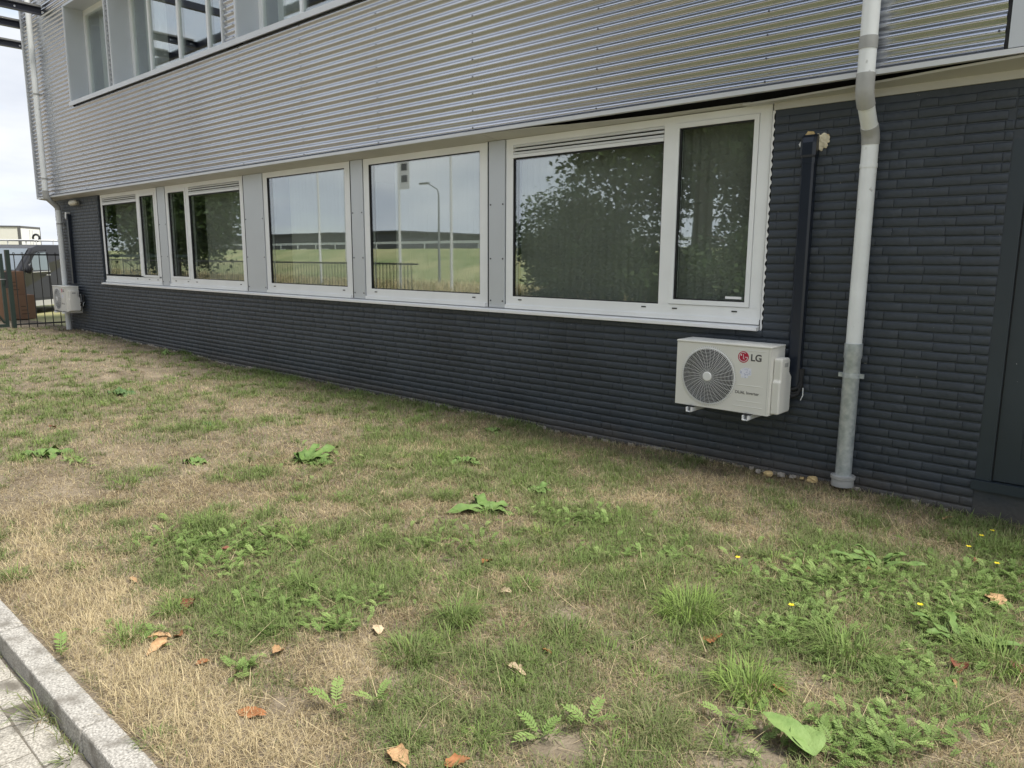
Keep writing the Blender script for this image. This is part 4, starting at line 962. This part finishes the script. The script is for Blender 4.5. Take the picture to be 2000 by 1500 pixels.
for u, v, R, L, n, ti, lab in TUFTS:
    p = lawn_at(u, v); o = link('grass_tuft', tuft_mesh(n, R, L, ti), MT['grass']); o.location = (p[0], p[1], height(p[0], p[1])); tag(o, lab, 'grass tuft', 'standout tufts in the lawn')
# more, smaller tufts as part of the lawn cover
Vs, Ts, As, off = [], [], [], 0
for u, v, R, L, n, ti in [(650, 1050, .10, .10, 150, .82), (740, 1060, .10, .10, 150, .82), (665, 975, .09, .10, 120, .82), (590, 955, .08, .09, 120, .8), (1000, 1075, .09, .11, 140, .83), (335, 1195, .06, .10, 110, .9),
        (515, 1225, .06, .09, 110, .84), (1100, 1235, .11, .11, 170, .8), (870, 975, .09, .12, 130, .82), (820, 1075, .09, .09, 130, .82), (30, 1130, .07, .10, 120, .8), (1000, 1300, .10, .11, 150, .82), (40, 850, .12, .10, 110, .8),
        (340, 840, .14, .12, 140, .82), (430, 1000, .1, .1, 120, .8), (1900, 1060, .16, .12, 200, .84), (1960, 1080, .16, .13, 220, .86), (1280, 1430, .1, .13, 160, .7), (1400, 1010, .12, .08, 120, .8), (1720, 1330, .1, .1, 140, .78), (760, 1010, .1, .1, 120, .8),
        (1180, 1090, .12, .09, 130, .8), (700, 770, .2, .1, 160, .86), (520, 730, .2, .1, 160, .86), (380, 690, .25, .12, 160, .86), (880, 800, .2, .1, 160, .86), (240, 950, .14, .09, 110, .84), (150, 1110, .05, .08, 70, .82), (300, 1445, .07, .06, 70, .8)]:
    p = lawn_at(u, v); a = rng.uniform(0, 2*np.pi, n); r = R*np.sqrt(rng.random(n))*.8
    x = p[0]+r*np.cos(a); y = np.minimum(p[1]+r*np.sin(a), -.015); P = np.stack([x, y, height(x, y)-.003], 1)
    V, T, A = blade_mesh(P, rng.uniform(.45, 1.1, n)*L, rng.uniform(.0026, .005, n)*(1+np.clip(dist(x, y)-3, 0, 20)*.07), a+rng.normal(0, .8, n), np.clip(r/R*.5+rng.normal(.18, .2, n), 0, 1.35), rng.uniform(.2, 1.1, n), np.clip(rng.normal(ti, .055, n), .56, 1))
    Vs.append(V); Ts.append(T+off); As.append(A); off += len(V)
# long stray straws
n = 900; x = rng.uniform(-4.5, 1.6, n); y = rng.uniform(-4.5, -.4, n)
P = np.stack([x, y, height(x, y)+rng.uniform(.004, .03, n)], 1)
V, T, A = blade_mesh(P, rng.uniform(.08, .2, n), rng.uniform(.0016, .0028, n), rng.uniform(0, 6.28, n), rng.uniform(1.25, 1.5, n), rng.uniform(-.1, .1, n), np.clip(rng.normal(.42, .06, n), .25, .5)); Vs.append(V); Ts.append(T+off); As.append(A); off += len(V)
o = link('scattered_grass', fast_mesh('scattered_grass', np.concatenate(Vs), np.concatenate(Ts), {'tint': np.concatenate(As)}), MT['grass'], None, 'stuff'); tag(o, 'small green tufts and loose straws strewn over the lawn', 'grass')

# silverweed: feathered leaves
def pinnate(L=.10, pairs=8, seed=0):
    r = random.Random(seed); s = MB()
    def mid(t): return Vector((t*L, 0, .35*L*math.sin(t*2.3)*.55))
    for k in range(pairs+1):
        t = .22+.78*k/pairs; c = mid(t); l = L*.19*math.sin(min(1, .30+.75*(k/pairs))*math.pi*.80)+.006
        if k == pairs: dirs = [(1, 0)]
        else: dirs = [(.55, 1), (.55, -1)]
        for dx_, dy_ in dirs:
            d = Vector((dx_, dy_, r.uniform(-.05, .35))).normalized(); e = d.cross(Vector((0, 0, 1))).normalized()*l*.175
            up = Vector((0, 0, r.uniform(.0, .15)*l))
            s.add([c, c+d*l*.35+e+up, c+d*l*.75+e*.85+up, c+d*l, c+d*l*.75-e*.85+up, c+d*l*.35-e+up, c+d*l*.55+up*.2], [(0, 1, 6), (1, 2, 6), (2, 3, 6), (3, 4, 6), (4, 5, 6), (5, 0, 6)])
    for i in range(5):
        a, b = mid(i/5), mid((i+1)/5); w = Vector((0, .0013, 0)); s.add([a-w, a+w, b+w, b-w], [(0, 1, 2, 3)])
    return s
WRAMP = [(0, (.11, .17, .045)), (.5, (.20, .30, .085)), (1, (.31, .41, .14))]
MT['weed'] = ramp_mat('weed_leaf', WRAMP, .6, .25)
PN = [pinnate(.10, 8, k) for k in range(5)]
def tri_arrays(mb):
    v = np.array(mb.v); t = []
    for f in mb.f:
        for i in range(1, len(f)-1): t.append((f[0], f[i], f[i+1]))
    return v, np.array(t)
PNA = [tri_arrays(p) for p in PN]
def place_leaves(lst):      # (x, y, azimuth, pitch, scale, tint)
    Vs, Ts, As, off = [], [], [], 0
    for x, y, a, pi_, k, ti in lst:
        v, t = PNA[random.randrange(5)]; c, s_ = math.cos(pi_), math.sin(pi_)
        w = v*k; w = np.stack([w[:, 0]*c-w[:, 2]*s_, w[:, 1], w[:, 0]*s_+w[:, 2]*c], 1)
        w = np.stack([w[:, 0]*math.cos(a)-w[:, 1]*math.sin(a)+x, w[:, 0]*math.sin(a)+w[:, 1]*math.cos(a)+y, w[:, 2]+float(height(x, y))+.008], 1)
        Vs.append(w); Ts.append(t+off); As.append(np.full(len(w), ti)); off += len(w)
    return np.concatenate(Vs), np.concatenate(Ts), np.concatenate(As)
ZW = [(420, 1065, 120, 35, 150), (560, 1185, 90, 35, 80), (1620, 1130, 170, 50, 330), (1880, 1190, 120, 60, 240), (1690, 1450, 150, 50, 150), (1560, 1240, 90, 40, 110), (650, 1225, 40, 18, 30), (1130, 1015, 90, 22, 80), (530, 1065, 80, 25, 60),
      (1780, 1320, 110, 50, 100), (450, 1110, 60, 25, 40), (600, 905, 90, 25, 40), (150, 905, 25, 8, 20), (880, 1060, 100, 25, 40), (1950, 1130, 60, 40, 80), (480, 1310, 40, 25, 18), (300, 1240, 120, 20, 16), (720, 1170, 60, 20, 25), (1260, 1080, 120, 25, 60), (1450, 1420, 60, 20, 10)]
lst = []
for u, v, ru, rv, n in ZW:
    c = 0; n = int(n*1.6)
    while c < n:
        uu, vv = random.gauss(u, ru*.6), random.gauss(v, rv*.6); p = lawn_at(uu, vv)
        if p[1] > -.05 or p[1] < -4.6: c += 1; continue
        lst.append((p[0], p[1], random.uniform(0, 6.28), random.uniform(.0, .5), random.uniform(.35, .80), min(1, max(0, random.gauss(.45, .22))))); c += 1
V, T, A = place_leaves(lst)
o = link('silverweed_cover', fast_mesh('silverweed_cover', V, T, {'tint': A}), MT['weed'], None, 'stuff'); tag(o, 'feathery silverweed leaves covering the lawn in patches', 'weeds')
for u, v, n, lab in [(1055, 1445, 4, 'silverweed sprig on the bare soil at the bottom middle'), (1150, 1420, 4, 'silverweed sprig just right of the bottom middle bare soil'), (655, 1385, 3, 'silverweed sprig beside the dry patch left of bottom middle'), (735, 1375, 3, 'silverweed sprig growing upright left of the bottom middle'), (120, 1283, 2, 'silverweed leaf hanging over the kerb edge'), (1420, 1410, 2, 'tiny silverweed sprig on bare soil left of the big pale leaf')]:
    p = lawn_at(u, v); t = thing('silverweed', lab, 'weed', (p[0], p[1], float(height(p[0], p[1]))), 'single silverweed sprigs')
    for k in range(n):
        vv, tt, aa = place_leaves([(p[0], p[1], 6.28*k/n+random.uniform(-.4, .4), random.uniform(.15, .5), random.uniform(.9, 1.25), random.uniform(.4, .8))])
        link('leaf', fast_mesh('leaf', vv, tt, {'tint': aa}), MT['weed'], t)

# broad leaved plants
def broad_leaf(L, W, arch, wave, seed, rise=.5, toothed=False):
    r = random.Random(seed); s = MB(); n = 11; m = 7; vs = []; ph = r.uniform(0, 6)
    for i in range(n):
        t = i/(n-1); prof = (math.sin(math.pi*min(1, (t**.85)*.93+.06))**.62)*(.45+.55*min(1, t*3.5))
        if toothed: prof = (.25+.75*math.sin(math.pi*min(1, t*.75+.15)))*(1.0 if i % 2 else .62)*(.35+.65*t)
        if i == n-1: prof = .02
        x = L*(t*math.cos(rise*(1-t))); z = L*(rise*t-arch*t*t)
        for j in range(m):
            q = (j-(m-1)/2)/((m-1)/2); w = W/2*prof*q
            zz = z+abs(q)*W*.16*prof+wave*W*math.sin(t*13+ph+q)*abs(q)
            vs.append((x, w, zz))
    s.add(vs, [(i*m+j, (i+1)*m+j, (i+1)*m+j+1, i*m+j+1) for i in range(n-1) for j in range(m-1)], True)
    return s
def leafmat(name, c1, c2):
    m_ = mat(name, c1, .62, 0, 0, 30, .0035, 80, col2=c2, detail=5, spec=.25); return m_
MT['dock'] = leafmat('dock_leaf', (.10, .175, .045), (.155, .235, .070)); MT['dockdark'] = leafmat('dock_leaf_dark', (.06, .11, .04), (.10, .17, .06)); MT['docklight'] = leafmat('dock_leaf_light', (.16, .25, .075), (.21, .30, .10))
PLANTS = [  # u, v, number, length, width, material, rise, label, toothed
    (600, 905, 15, .34, .09, 'dock', .42, 'largest broad leaved dock plant, centre left of the lawn', 0), (950, 1000, 14, .26, .075, 'dock', .36, 'broad leaved dock plant in the middle of the lawn', 0),
    (905, 905, 10, .22, .07, 'dock', .4, 'pale broad leaved plant above the middle dock plant', 0), (1050, 962, 7, .16, .065, 'dock', .5, 'small broad leaved plant right of the middle dock plant', 0),
    (80, 893, 10, .28, .085, 'dock', .35, 'flat broad leaved rosette at the left edge of the lawn', 0), (380, 906, 8, .16, .075, 'dock', .35, 'small round leaved plant left of the largest dock plant', 0),
    (228, 772, 7, .30, .12, 'dockdark', .3, 'low dark leaved plant on the far lawn', 0), (962, 845, 7, .14, .05, 'dock', .4, 'small leafy plant close to the wall below the third window', 0),
    (1715, 1110, 10, .24, .045, 'dock', .55, 'long leaved rosette among the weeds at right', 1), (1870, 1260, 9, .28, .06, 'dock', .5, 'toothed leaf rosette beside the curled red brown leaf', 1),
    (1590, 1496, 2, .27, .10, 'docklight', .35, 'big pale green leaf at the bottom right of centre', 0), (320, 693, 9, .2, .05, 'dock', .5, 'bright weed growing at the wall foot below the second window', 0), (400, 830, 5, .16, .05, 'dockdark', .25, 'low dark weed on the lawn below the third window', 0)]
for i, (u, v, n, L, W, m_, rise, lab, tooth) in enumerate(PLANTS):
    p = lawn_at(u, v); t = thing('broad_leaved_plant', lab, 'weed', (p[0], p[1], float(height(p[0], p[1]))), 'broad leaved weeds in the lawn'); t['_local'] = 1
    for k in range(n):
        inner = k >= n*.65
        o = broad_leaf(L*random.uniform(.5, 1.1)*(.7 if inner else 1), W*random.uniform(.8, 1.2), (.30 if u == 1590 else random.uniform(.35, .75)), (.05 if u == 1590 else random.uniform(.10, .22)), i*40+k, rise*(1.7 if inner else 1)*random.uniform(.8, 1.15), tooth).build('leaf', MT[m_], t, fix=False)
        o.rotation_euler = (random.uniform(-.3, .3), random.uniform(-.2, .1), 6.283*k/n*(1 if not inner else 1.7)+random.uniform(-.55, .55)); o.location = (0, 0, .004)
        if u == 1590: o.location = (0, 0, .035); q_ = lawn_at(1505, 1438)-lawn_at(1590, 1496); o.rotation_euler = (0, 0, math.atan2(q_[1], q_[0])-.45*k)

# fallen leaves
MT['dry1'] = mat('dry_leaf_orange', (.30, .125, .045), .7, 0, .3, 40, .004, 60); MT['dry2'] = mat('dry_leaf_tan', (.46, .29, .15), .75, 0, .25, 40, .004, 60); MT['dry3'] = mat('dry_leaf_red', (.17, .055, .03), .7, 0, .3, 40, .004, 60); MT['dry4'] = mat('dry_leaf_pale', (.55, .43, .28), .8, 0, .2, 40, .004, 60)
def dry_leaf(L, W, curl, seed):
    r = random.Random(seed); n, m = 9, 7; vs = []; a1, a2 = r.uniform(0, 6), r.uniform(0, 6)
    for i in range(n):
        t = i/(n-1); prof = max(.04, math.sin(math.pi*min(1, t*.94+.04))**.6)*(1+.16*math.sin(i*2.3+a1))
        for j in range(m):
            q = (j-3)/3; th = q*curl*(.6+.7*t); w = W/2*prof; R_ = w/max(.2, curl)
            vs.append((L*(t-.5)+.10*L*q*q*math.sin(a2), R_*math.sin(th)*1.1, R_*(1-math.cos(th))+.10*L*math.sin(t*3.0+a1*.3)+.035*L*math.sin(i*1.7+j*2.1+a2)+.004))
    return MB().add(vs, [(i*m+j, (i+1)*m+j, (i+1)*m+j+1, i*m+j+1) for i in range(n-1) for j in range(m-1)], True)
LEAVES = [(488, 1398, .115, .042, 'dry1', .5, 'long orange brown fallen leaf in the straw by the kerb'), (775, 1488, .10, .075, 'dry2', 1.2, 'curled tan fallen leaf at the bottom edge'), (1393, 1252, .125, .085, 'dry1', .6, 'orange brown fallen leaf under the largest bright tuft'),
    (1873, 1312, .10, .085, 'dry3', 1.3, 'crumpled red brown leaf at lower right'), (1946, 1183, .12, .085, 'dry2', .7, 'tan fallen leaf near the right edge above the rosette'), (308, 1252, .10, .05, 'dry2', 1.5, 'rolled brown leaf, upper one of three near the kerb straw'),
    (350, 1248, .075, .05, 'dry1', 1.4, 'brown curled leaf, right one of three near the kerb straw'), (306, 1272, .11, .055, 'dry2', 1.3, 'folded tan leaf, lower one of three near the kerb straw'), (370, 1187, .10, .07, 'dry3', 1.2, 'dark red fallen leaf beside the small tuft at left'),
    (950, 1104, .09, .06, 'dry1', 1.0, 'orange fallen leaf on bare soil in mid lawn'), (541, 1279, .08, .055, 'dry2', 1.3, 'golden brown curled leaf in the dry grass left of centre'), (737, 1236, .065, .05, 'dry4', .7, 'pale pink brown leaf in the lower middle'),
    (986, 1162, .085, .045, 'dry4', 1.2, 'pale folded leaf beside the small grass tuft'), (1008, 1318, .12, .05, 'dry4', 1.3, 'pale brown rolled leaf in the bottom middle'), (1861, 1342, .075, .025, 'dry2', 1.4, 'thin tan leaf just below the crumpled red brown leaf'),
    (1522, 1355, .065, .045, 'dry1', .8, 'small orange leaf right of the bright tuft'), (445, 1080, .07, .05, 'dry3', 1.1, 'small red brown leaf in the silverweed patch at left'), (1911, 1102, .08, .05, 'dry3', 1.0, 'reddish leaf near the yellow flowers'),
    (1690, 1119, .06, .04, 'dry1', 1.0, 'small brown leaf at the base of the long leaved rosette'), (1853, 1017, .10, .04, 'dry2', 1.3, 'rolled tan leaf close to the door foot'), (262, 1138, .08, .03, 'dry2', 1.2, 'twisted tan leaf in the straw at left'),
    (480, 1030, .08, .04, 'dry3', 1.1, 'dull red leaf by the broad tuft at left'), (552, 1152, .05, .04, 'dry4', 1.2, 'tiny pale leaf at the foot of the tuft below the dock plant'), (1990, 1318, .09, .06, 'dry3', 1.2, 'dark red leaf at the right picture edge'), (1068, 1280, .05, .04, 'dry1', 1.1, 'small orange scrap of leaf left of the bare patch'),
    (103, 838, .09, .06, 'dry3', 1.1, 'brown leaf on the far left lawn above the flat rosette'), (895, 1497, .08, .05, 'dry1', 1.0, 'orange leaf cut by the bottom picture edge'), (398, 1300, .05, .03, 'dry1', 1.2, 'small dark orange leaf right of the three rolled leaves')]
for i, (u, v, L, W, m_, cu, lab) in enumerate(LEAVES):
    p = lawn_at(u, v); o = dry_leaf(L, W, cu, i).build('fallen_leaf', MT[m_], None, fix=False)
    o.location = (p[0], p[1], float(height(p[0], p[1]))+.012); o.rotation_euler = (random.uniform(-.4, .4), random.uniform(-.3, .3), random.uniform(0, 6.28)); tag(o, lab, 'leaf', 'fallen leaves on the lawn')
# yellow flowers
for u, v, lab in [(1936, 1054, 'yellow flower, topmost by the door foot'), (1915, 1064, 'smallest yellow flower left of the topmost one'), (1890, 1086, 'yellow flower above the reddish leaf'), (1945, 1120, 'yellow flower right of the reddish leaf'), (1440, 1108, 'lone yellow flower left of the long leaved rosette'), (1795, 1203, 'yellow flower above the toothed rosette'), (1544, 1204, 'yellow flower above the tall loose tuft')]:
    p = lawn_at(u, v); z = float(height(p[0], p[1])); t = thing('yellow_flower', lab, 'flower', (p[0], p[1], z), 'yellow flowers in the lawn'); t['_local'] = 1
    MB().tube([(0, 0, 0), (.004, .002, .03), (0, 0, .055)], .0012, 5).build('stem', MT['dock'], t)
    for k in range(5):
        a = k*1.2566; c, s_ = math.cos(a), math.sin(a)
        MB().add([(x_*c-y_*s_, x_*s_+y_*c, .056+z_) for x_, y_, z_ in ((.001, 0, 0), (.007, -.006, .002), (.013, -.004, .004), (.014, .003, .004), (.008, .006, .002))], [(0, 1, 2, 3, 4)]).build('petal', MT['yellow'], t, fix=False)
# rubble at the wall foot
def rock(r, seed, flat=.7):
    bm = bmesh.new(); bmesh.ops.create_cube(bm, size=2); bmesh.ops.subdivide_edges(bm, edges=bm.edges, cuts=2, use_grid_fill=True); q = random.Random(seed)
    for v in bm.verts: v.co = v.co.normalized().lerp(v.co, .55)*r*(1+q.uniform(-.2, .2)); v.co.z *= flat; v.co.x *= 1.25
    me = bpy.data.meshes.new('stone'); bm.to_mesh(me); bm.free(); return me
for i, (u, v, r_, m_, lab) in enumerate([(1600, 936, .028, 'stone', 'yellow rubble stone left of the drain collar'), (1548, 937, .018, 'stonepale', 'small pale stone left of the yellow rubble stone'), (1525, 934, .022, 'stonepale', 'pale broken stone at the wall foot, fourth from the rain pipe'), (1500, 932, .025, 'stone', 'tan stone at the wall foot below the trunking'), (1480, 926, .02, 'stonepale', 'leftmost pale stone at the wall foot below the outdoor unit'), (1570, 937, .012, 'stone', 'tiny stone next to the yellow rubble stone')]):
    p = lawn_at(u, v); o = link('stone', rock(r_, i), MT[m_]); o.location = (p[0], min(p[1], -.06), float(height(p[0], p[1]))+r_*.5+.015); o.rotation_euler = (0, 0, i*1.3); tag(o, lab, 'stone', 'rubble stones at the wall foot')
# weeds in the gutter
for u, v, n, R, L, lab in [(95, 1395, 34, .05, .22, 'long grass weed growing in the gutter against the kerb'), (148, 1475, 22, .05, .09, 'small weed in the gutter at the bottom left')]:
    p = at_z(u, v, -.10); t = tuft_mesh(n, R, L, .78, .9); t.name = 'gutter_weed'; o = link('gutter_weed', t, MT['grass']); o.location = (p[0], min(p[1], -4.775), -.10); tag(o, lab, 'weed', 'weeds in the gutter')

n = 2600; x = rng.uniform(-6.5, -1.2, n); g_ = vnoise(x, x*0, .22, 31); keep = rng.random(n) < np.clip((g_-.35)*2.2, 0.03, 1); x = x[keep]; n = len(x)
y = -4.755-np.abs(rng.normal(0, .022, n)); P = np.stack([x, y, np.full(n, -.102)], 1); gr_n = rng.random(n) < .55
V, T, A = blade_mesh(P, rng.uniform(.012, .05, n), rng.uniform(.0015, .004, n), rng.uniform(0, 6.28, n), np.where(gr_n, np.abs(rng.normal(.5, .4, n)), 1.4), rng.uniform(0, .8, n), np.where(gr_n, np.clip(rng.normal(.74, .07, n), .55, 1), np.clip(rng.normal(.2, .12, n), 0, .5)))
o = link('gutter_litter', fast_mesh('gutter_litter', V, T, {'tint': A}), MT['grass'], None, 'stuff'); tag(o, 'moss and dry litter collected in the gutter along the kerb', 'litter')

# ------------------------------------------------------------------ surroundings that the window panes reflect
def leafy(name, label, x, y, h, r, z0, n, seed, size=.16, ramp='treeleaf', squash=1.0):
    g = np.random.default_rng(seed); t = thing(name, label, 'tree', (x, y, -.2), 'trees across the road')
    tk_ = MB().tube([(x, y, -.25), (x+.1, y, h*.35), (x+.05, y+.1, h*.7), (x, y, h*.93)], [r*.075+.05, r*.06+.03, r*.03+.02, .015], 10)
    for k in range(9):
        a = g.uniform(0, 6.28); zz = h*g.uniform(.3, .75); q = r*g.uniform(.5, .85)
        tk_.tube([(x+.06, y, zz), (x+q*.5*math.cos(a), y+q*.5*math.sin(a), zz+q*.3), (x+q*math.cos(a), y+q*math.sin(a), zz+q*.5)], [.05, .03, .01], 6)
    tk_.build('trunk', MT['bark'], t)
    nc = 70; cz = (z0+h)/2; hz = (h-z0)/2
    ca = g.uniform(0, 6.28, nc); ct = g.uniform(-1, 1, nc); cr_ = g.random(nc)**.4
    C = np.stack([x+r*cr_*np.sqrt(1-ct**2)*np.cos(ca), y+r*cr_*np.sqrt(1-ct**2)*np.sin(ca), cz+hz*cr_*ct], 1)
    i = g.integers(0, nc, n); P = C[i]+g.normal(0, r*.14, (n, 3))
    d1 = g.normal(0, 1, (n, 3)); d1 /= np.linalg.norm(d1, axis=1)[:, None]; d2 = np.cross(d1, g.normal(0, 1, (n, 3))); d2 /= np.linalg.norm(d2, axis=1)[:, None]
    s_ = size*g.uniform(.6, 1.3, n)[:, None]
    V = np.stack([P-d1*s_*.5, P+d2*s_*.28, P+d1*s_*.5, P-d2*s_*.28], 1).reshape(-1, 3); b = np.arange(n)[:, None]*4
    T = np.concatenate([b+np.array([[0, 1, 2]]), b+np.array([[0, 2, 3]])])
    o = link('crown', fast_mesh('crown', V, T, {'tint': np.repeat(np.clip(g.normal(.45, .2, n), 0, 1), 4)}), MT['treeleaf'], t)
MT['treeleaf'] = ramp_mat('tree_leaf', [(0, (.030, .052, .018)), (.5, (.055, .090, .028)), (1, (.095, .135, .045))], .55, .3)
leafy('broadleaf_tree', 'tall dark tree mirrored in the widest window', -11.3, -15.5, 12, 4.0, .8, 46000, 1, .22)
leafy('broadleaf_tree', 'second tall tree mirrored in the narrow sash', -6.0, -17.0, 11, 4.0, .8, 40000, 2, .22)
leafy('broadleaf_tree', 'low bushy tree mirrored at the left of the widest window', -17.4, -17.0, 4.4, 2.0, .1, 14000, 3, .17)
leafy('broadleaf_tree', 'round tree mirrored in the two windows by the corner', -45.5, -14.5, 7.2, 4.4, 1.3, 40000, 4, .26)
for k, (x, r_, h_, lab) in enumerate([(-14.6, 1.7, 2.9, 'tallest clipped bush mirrored low in the widest window'), (-11.8, 1.6, 2.4, 'bush mirrored low in the middle of the widest window'), (-9.0, 1.6, 2.5, 'bush mirrored behind the widest window mullion'), (-6.3, 1.6, 2.3, 'bush mirrored low in the narrow sash')]):
    leafy('bush', lab, x, -13.6, h_, r_, -.2, 9000, 20+k, .16)
# picket fence across the road
pf_ = thing('roadside_fence', 'dark bar fence across the road mirrored in the windows', 'fence', (-25, -10.8, -.1))
MB().box(-62, -19, -10.83, -10.79, 1.38, 1.43).build('rail', MT['bar'], pf_); MB().box(-62, -19, -10.83, -10.79, .0, .05).build('rail', MT['bar'], pf_)
pbar = MB().box(-.011, .011, -.011, .011, -.2, 1.46).mesh('bar'); pbar.materials.append(MT['bar'])
for k in range(194):
    o = link('bar', pbar, None, pf_); o.location = (-56+k*.19, -10.81, 0)
# tall dry grass field and the bank
n = 42000; x = rng.uniform(-75, 3, n); y = rng.uniform(-22, -11.2, n); P = np.stack([x, y, np.full(n, -.2)], 1)
V, T, A = blade_mesh(P, rng.uniform(.5, .95, n), rng.uniform(.02, .04, n), rng.uniform(0, 6.28, n), np.abs(rng.normal(0, .25, n)), rng.uniform(.1, .6, n), np.clip(rng.normal(.45, .07, n)+.25*(rng.random(n) < .25), 0, .8))
o = link('tall_dry_grass', fast_mesh('tall_dry_grass', V, T, {'tint': A}), MT['grass'], None, 'stuff'); tag(o, 'tall dry grass field across the road mirrored in the windows', 'grass')
structure(MB().prism([(-34, -.25), (-46, 2.5), (-60, 2.6), (-75, -.25)], -420, 120).build('bank', MT['bank']))
gr_ = thing('guard_rail', 'pale guard rail on top of the grassy bank mirrored in the windows', 'guard rail', (-60, -47, 2.5))
MB().box(-300, 60, -47.1, -47.0, 3.05, 3.30).build('rail', MT['rail'], gr_)
for k in range(60): MB().box(-180+k*4-.05, -180+k*4+.05, -47.2, -47.1, 2.4, 3.2).build('post', MT['rail'], gr_)
wh = thing('warehouse', 'long dark warehouse beyond the bank mirrored in the windows', 'building', (-250, -170, 0))
MB().box(-340, -190, -190, -150, -.2, 9.5).build('wall', MT['shed'], wh); MB().box(-341, -189, -191, -149, 9.5, 10.0).build('roof', MT['shed'], wh)
for k in range(10): MB().box(-330+k*14, -326+k*14, -149.98, -149.9, -.2, 4.5).build('dock_door', MT['rail'], wh)
lp = thing('street_lamp', 'grey street lamp with bent arm mirrored in the single pane window', 'street lamp', (-39.5, -30.5, -.2))
MB().tube([(-39.5, -30.5, -.2), (-39.5, -30.5, 5.9), (-39.6, -30.5, 6.3), (-40.6, -30.5, 6.75)], [.09, .06, .05, .04], 8).build('post', MT['lamppost'], lp); MB().box(-41.4, -40.5, -30.6, -30.4, 6.72, 6.84).build('lamp_head', MT['lamppost'], lp)
for k, (x, y, bn, lab) in enumerate([(-23.1, -16.2, 0, 'bare white flag pole mirrored nearest the widest window'), (-32.7, -16.2, 0, 'bare white flag pole mirrored beside the white cloud'), (-31.0, -16.6, 1, 'white flag pole with a hanging banner, left one in the mirror'), (-26.7, -16.4, 1, 'white flag pole with a hanging banner mirrored by the street lamp')]):
    t = thing('flag_pole', lab, 'flag pole', (x, y, -.2), 'flag poles across the road'); MB().tube([(x, y, -.2), (x, y, 9)], [.065, .035], 10).build('pole', MT['pole'], t)
    if bn:
        f = MB().box(x+.05, x+.75, y-.008, y+.008, 4.6, 8.6).build('banner', MT['banner'], t); q = MB()
        for j in range(7): q.box(x+.2, x+.6, y-.012, y+.012, 4.9+j*.5, 5.2+j*.5)
        q.build('banner_mark', MT['bannermark'], f)
